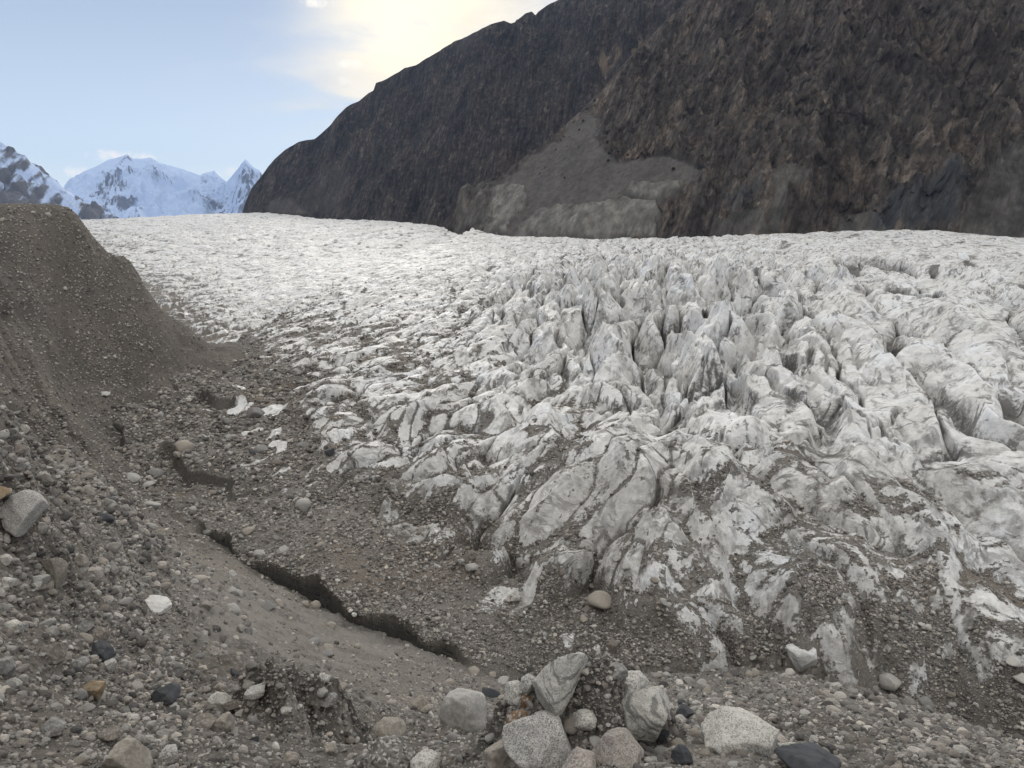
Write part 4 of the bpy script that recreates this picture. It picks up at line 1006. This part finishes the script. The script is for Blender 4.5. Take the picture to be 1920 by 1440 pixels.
for row in (
    ('pale greenish triangular stone alone in the gully left of the big rounded granite boulder', S, (772, 804, 1302, 1342), M_TAN, 31, 'angular', 0, .35),
    ('flat tan ledge boulder above the rough conglomerate boulder', B, (698, 762, 1348, 1396), M_TAN, 32, 'block', 0, 0),
    ('smooth white flat boulder lying on the left slope', B, (258, 320, 1120, 1152), M_WHITE, 33, 'round', 6, .1),
    ('large rounded brown stone with an orange right side', B, (74, 124, 1200, 1252), M_BROWN, 34, 'round', 10, 0),
    ('smooth brown egg shaped stone beside the faceted white topped stone', S, (160, 204, 1176, 1214), M_BROWN, 35, 'round', -25, 0),
    ('faceted stone with a pale top left of the egg shaped stone', S, (138, 174, 1160, 1194), M_GREY, 36, 'angular', 0, 0),
    ('dark grey elongated stone tilted below the egg shaped stone', S, (168, 212, 1206, 1252), M_SLATE, 37, 'angular', -45, 0),
    ('rounded grey stone left of the dark elongated stone', S, (126, 168, 1232, 1262), M_GREY, 38, 'round', -15, 0),
    ('light grey upright stone right of the dark elongated stone', S, (191, 219, 1236, 1267), M_GRANITE, 39, 'angular', 0, 0),
    ('ochre yellow stone with a brown base on the left slope', S, (158, 198, 1275, 1317), M_OCHRE, 40, 'angular', 0, 0),
    ('black wedge shaped stone pointing left on the left slope', S, (273, 330, 1282, 1327), M_SLATE, 41, 'angular', -28, .2),
    ('pale speckled boulder right of the black wedge stone', B, (390, 434, 1293, 1339), M_PALE, 42, 'round', 0, 0),
    ('brown shaded stone against the right side of the pale speckled boulder', S, (424, 452, 1304, 1336), M_BROWN, 43, 'angular', -30, 0),
    ('flat brown stone below the pale speckled boulder', S, (352, 404, 1340, 1374), M_BROWN, 44, 'round', -25, 0),
    ('tan brick shaped slab tilted up to the right', S, (396, 442, 1334, 1384), M_TAN, 45, 'block', -38, 0),
    ('big pale angular boulder rising from the bottom edge at the left', B, (192, 274, 1384, 1470), M_TAN, 46, 'angular', 0, .3),
    ('light elongated stone tilted right of the big pale angular boulder', S, (294, 337, 1397, 1434), M_GRANITE, 47, 'round', -35, 0),
    ('brown buried stone above the big pale angular boulder', S, (186, 230, 1362, 1394), M_BROWN, 48, 'angular', 0, 0),
    ('grey buried stone with a rounded top near the lower left corner', S, (74, 122, 1344, 1388), M_GREY, 49, 'round', 0, 0),
    ('grey stone cut by the left edge of the picture', S, (-10, 28, 1230, 1278), M_GREY, 50, 'round', 0, 0),
    ('pale lumpy stone near the left edge above the large brown stone', S, (14, 50, 1160, 1190), M_GRANITE, 51, 'angular', 0, 0),
    ('thin pale slab lying left of the dark mound', S, (460, 502, 1286, 1310), M_GRANITE, 52, 'block', -22, 0),
    ('grey faceted stone in the upper face of the dark mound', S, (597, 634, 1298, 1324), M_GREY, 53, 'angular', 0, .2),
    ('pale rounded stone at the crest of the dark mound', S, (596, 622, 1264, 1280), M_GRANITE, 54, 'round', 15, 0),
    ('tan stone on the right shoulder of the dark mound', S, (632, 652, 1280, 1300), M_TAN, 55, 'angular', 0, 0),
    ('smooth light stone at the foot of the dark mound', S, (532, 562, 1408, 1440), M_TAN, 56, 'round', 0, 0),
    ('round light stone on the lower right of the dark mound', S, (606, 632, 1392, 1420), M_TAN, 57, 'round', 0, 0),
    ('oval pale stone in the left face of the dark mound', S, (526, 548, 1325, 1338), M_GRANITE, 58, 'round', 0, 0),
    ('big pale angular boulder at the left edge with a shaded base', B, (6, 76, 916, 1004), M_GRANITE, 59, 'angular', 22, -.25),
    ('ochre topped boulder cut by the left picture edge', B, (-30, 17, 908, 940), M_OCHRE, 60, 'angular', 0, 0),
    ('upright tan boulder shaped like a post on the left slope', S, (84, 126, 1036, 1120), M_TAN, 61, 'block', 0, -.1),
    ('rounded tan boulder right of the post shaped boulder', S, (136, 166, 1036, 1078), M_TAN, 62, 'round', 0, 0),
    ('pinkish tan boulder below the rounded tan boulder', S, (160, 192, 1062, 1090), M_PINK, 63, 'round', 25, 0),
    ('flat cream stone with a dark side above the post shaped boulder', S, (131, 152, 982, 996), M_TAN, 64, 'angular', 0, 0),
    ('tan boulder high on the left slope near the ice debris', S, (113, 132, 924, 942), M_TAN, 65, 'angular', 0, 0),
    ('white stone on the left slope beside the trough', S, (78, 98, 872, 886), M_GRANITE, 66, 'angular', 0, 0),
    ('pale yellow stone resting on smooth silt in the gully', S, (600, 626, 1206, 1224), M_TAN, 67, 'angular', -10, 0),
    ('small pale stone on the silt right of the pale yellow stone', S, (663, 677, 1206, 1218), M_TAN, 68, 'round', 0, 0),
    ('upper white stone at the foot of the dark ice cliff', S, (652, 663, 1141, 1148), M_WHITE, 69, 'round', 0, 0),
    ('lower white stone at the foot of the dark ice cliff', S, (659, 670, 1147, 1156), M_WHITE, 70, 'round', 0, 0),
    ('white stone on the silt above the white flat boulder', S, (352, 372, 1086, 1096), M_GRANITE, 71, 'angular', 0, 0),
): stone('boulder' if row[1] == B else 'stone', row[0], row[1], row[2], row[3], 100 + row[4], row[5], row[6], taper=row[7], group=LEFT, sub=3 if row[4] > 63 else 5)
FARB = 'boulders on the debris-covered ice'
for row in (
    ('tan boulder with a dark hollow under it at the ice edge', (1100, 1150, 1110, 1142), M_TAN, 81, 'angular'),
    ('pale triangular boulder on the debris below the ice front', (872, 898, 1055, 1073), M_GRANITE, 82, 'angular'),
    ('flat grey boulder on the debris below the pale triangular boulder', (954, 976, 1115, 1128), M_GRANITE, 83, 'angular'),
    ('white boulder at the foot of the brown moraine bowl', (186, 206, 733, 742), M_WHITE, 84, 'angular'),
    ('wedge boulder shading a dark hollow beside the ice', (464, 496, 762, 786), M_GREY, 85, 'angular'),
    ('pale flat boulder in the middle of the debris field', (267, 291, 903, 915), M_GRANITE, 86, 'angular'),
    ('pale rock on the debris right of the broken ice slab', (1648, 1692, 1264, 1292), M_GRANITE, 87, 'angular'),
    ('upper pale slab near the right picture edge', (1888, 1914, 1234, 1248), M_PALE, 88, 'block'),
    ('lower pale slab near the right picture edge', (1900, 1930, 1262, 1282), M_PALE, 89, 'block'),
    ('grey rock standing in the brown debris above the broken slab', (1612, 1626, 1214, 1230), M_GRANITE, 90, 'angular'),
    ('left white rock under the striped ice wall', (1720, 1734, 1166, 1176), M_PALE, 91, 'angular'),
    ('right white rock under the striped ice wall', (1732, 1746, 1169, 1182), M_PALE, 92, 'angular'),
    ('pale rounded stone on the lower right rubble slope', (1617, 1640, 1362, 1376), M_PALE, 93, 'round'),
): stone('boulder', row[0], 'boulder', row[1], row[2], 100 + row[3], row[4], group=FARB if row[3] < 93 else 'stones of the right rubble slope', sub=3)
for lab, box, sd, kd, tp in (
    ('triangular grey ice slab crossed by a crack beside a dark hollow', (1466, 1536, 1206, 1264), 201, 'block', .35),):
    o = stone('ice_block', lab, 'ice block', box, M_ICE, sd, kd, 10, taper=tp, lift=-0.35, deep=0.9)

# unnamed larger stones: copies of a few shapes, each an object of its own
SHAPES = []
MATS = [('pale grey', M_GRANITE), ('brown', M_BROWN), ('grey', M_GREY), ('tan', M_TAN), ('dark', M_SLATE)]
for mi, (cn_, mt) in enumerate(MATS):
    for k in range(4):
        v, f = rock_shape(700 + mi * 10 + k, 3, *((9, .7, .95, .035, .16) if k % 2 else (15, .5, .82, .03, .12)))
        o = raw_mesh('stone', v, f, mt, None, True); SHAPES.append((cn_, o.data)); bpy.data.objects.remove(o)
g = np.random.default_rng(77)
ZONES = (
    (60, (835, 1290, 1255, 1440), (12, 38), 'stone', 'packed among the boulders of the foreground heap', 'small stones of the foreground heap'),
    (26, (640, 860, 1380, 1440), (12, 34), 'stone', 'at the bottom edge left of the foreground heap', 'small stones left of the heap'),
    (95, (0, 640, 830, 1440), (15, 36), 'stone', 'half buried in the stony slope at the lower left', 'scattered stones of the left slope'),
    (45, (1200, 1920, 1300, 1440), (12, 30), 'stone', 'lying in the rubble at the lower right', 'scattered stones of the right slope'),
    (30, (1040, 1330, 1050, 1180), (10, 24), 'boulder', 'on the debris where the ice front ends', 'boulders along the ice front'),
    (26, (760, 900, 985, 1060), (9, 20), 'boulder', 'in the boulder row beside the dirty ice edge', 'boulders beside the dirty ice edge'),
    (28, (1280, 1520, 1185, 1270), (9, 20), 'stone', 'in the pinkish stone heap above the lower right slope', 'stones of the pinkish heap'),
    (20, (120, 480, 760, 930), (9, 20), 'boulder', 'on the dark debris field left of the ice', 'boulders on the dark debris field'),
    (4, (15, 125, 396, 408), (8, 14), 'boulder', 'near the flat top of the brown moraine spur', 'boulders near the top of the spur'))
for n, (xa, xb, ya, yb), (sa, sb), nm, where, grp in ZONES:
    for i in range(n):
        px = g.uniform(xa, xb); py = g.uniform(ya, yb)
        if grp.startswith('boulders beside'): py = 990 + (px - 760) * 0.5 + g.normal(0, 12)
        rg = hit(px, py)
        if rg is None: continue
        dx, dy, dz = pix_dir(px, py); k = rg / math.hypot(dx, dy)
        sz = sa + (sb - sa) * g.uniform() ** 2.2
        cn_, me = SHAPES[g.integers(0, 16 if g.uniform() < 0.9 else 20)]
        o = bpy.data.objects.new(nm, me); col.objects.link(o)
        sc_ = sz / FPX * k / 2
        o.scale = (sc_ * g.uniform(0.85, 1.2), sc_ * g.uniform(0.7, 1.0), sc_ * g.uniform(0.5, 0.85))
        o.location = (dx * k, dy * k, dz * k + sc_ * 0.15); o.rotation_euler = (g.normal(0, .25), g.normal(0, .25), g.uniform(0, 6.28))
        thing(o, f'{cn_} {nm} {where}', nm, grp)

# dark shrubs on the scree below the cliff
M_SHRUB, t = new_mat('dark_shrub')
finish(M_SHRUB, t, t.ramp(t.noise(t.pos(), 1.2, 3), ((0.3, (0.012, 0.015, 0.010)), (0.7, (0.035, 0.040, 0.024)))), 0.9)
gg = np.random.default_rng(3); n = 260
c = gg.normal(size=(n, 3)); c /= np.linalg.norm(c, axis=1, keepdims=True); c *= (gg.uniform(0.3, 1, n) ** 0.5)[:, None]; c[:, 2] = np.abs(c[:, 2]) * 0.9
e1 = gg.normal(size=(n, 3)); e1 *= 0.17 / np.linalg.norm(e1, axis=1, keepdims=True); e2 = gg.normal(size=(n, 3)); e2 *= 0.13 / np.linalg.norm(e2, axis=1, keepdims=True)
V = np.stack([c - e1, c + e2, c + e1, c - e2], 1).reshape(-1, 3)
crown = raw_mesh('shrub', V, np.arange(4 * n).reshape(-1, 4), M_SHRUB, None, False)
SHR = [(1140, 268, 9, 14), (1142, 288, 9, 12), (1141, 302, 11, 15), (1262, 318, 14, 16), (1309, 314, 8, 8), (1098, 226, 7, 8), (1085, 245, 6, 6), (1075, 252, 7, 6), (1062, 262, 7, 6), (1048, 268, 6, 5), (1040, 282, 6, 5), (1070, 280, 6, 5), (1083, 276, 6, 5), (1030, 300, 6, 5), (1018, 312, 7, 5), (1100, 205, 7, 7), (1112, 192, 8, 8), (1122, 200, 7, 8), (1055, 305, 6, 4), (1010, 322, 6, 5), (1054, 335, 8, 5), (1150, 240, 9, 9), (1138, 250, 8, 10), (1160, 285, 9, 8), (1178, 290, 8, 8)]
P0, P1 = to_pix(x_c := CL[3], y_c := CL[4], CL[2])
first = True
for px, py, ww, hh in SHR:
    mx_ = 7 if px < 1135 else 0
    qx, qy = px + random.uniform(-mx_, mx_), py + random.uniform(-mx_, mx_)
    k = int(np.argmin((P0 - qx) ** 2 + (P1 - qy) ** 2 + 1e6 * (CL[1] > 1150)))
    xx, yy, zz = x_c.ravel()[k], y_c.ravel()[k], CL[2].ravel()[k]
    o = crown if first else bpy.data.objects.new('shrub', crown.data)
    if not first: col.objects.link(o)
    first = False
    f = yy * CP - zz * SP
    o.location = (xx, yy, zz - 0.5); q_ = 0.55 + 0.35 * random.random(); o.scale = (ww / FPX * f / 2 * q_, ww / FPX * f / 2 * q_, hh / FPX * f / 1.6 * q_); o.rotation_euler = (0, 0, px)
    lab = {1262: 'dark shrub alone low on the scree fan', 1309: 'small dark shrub right of the lone scree shrub', 1140: 'uppermost dark shrub of the three in a column at the cliff foot', 1142: 'middle dark shrub of the three in a column at the cliff foot', 1141: 'lowest dark shrub of the three in a column at the cliff foot'}.get(px, 'tiny dark shrub on the upper left of the scree slope' if px < 1135 else 'dark shrub at the lower edge of the brown cliff')
    thing(o, lab, 'shrub', 'shrubs on the scree slope')

# ------------------------------------------------------------------ air
HAZE = True
if HAZE:
    m = bpy.data.materials.new('haze'); m.use_nodes = True; t = NT(m.node_tree)
    v = t.n('ShaderNodeVolumePrincipled', {'Color': (0.42, 0.62, 1.0), 'Density': 2.6e-5, 'Anisotropy': 0.0})
    t.n('ShaderNodeOutputMaterial', {'Volume': v.outputs[0]})
    lo = np.array([1e9] * 3); hi = -lo
    for o in col.objects:
        if o.type == 'MESH' and o.get('kind') == 'structure':
            cc = np.empty(len(o.data.vertices) * 3, np.float32); o.data.vertices.foreach_get('co', cc); cc = cc.reshape(-1, 3)
            lo = np.minimum(lo, cc.min(0)); hi = np.maximum(hi, cc.max(0))
    lo -= (60, 60, 1); hi += (60, 60, 40); lo[1] = min(lo[1], -60)
    V = np.array([[(lo[0], hi[0])[i & 1], (lo[1], hi[1])[i >> 1 & 1], (lo[2], hi[2])[i >> 2 & 1]] for i in range(8)])
    F = np.array([[0, 2, 3, 1], [4, 5, 7, 6], [0, 1, 5, 4], [2, 6, 7, 3], [0, 4, 6, 2], [1, 3, 7, 5]])
    raw_mesh('haze', V, F, m, None, False, 'stuff')
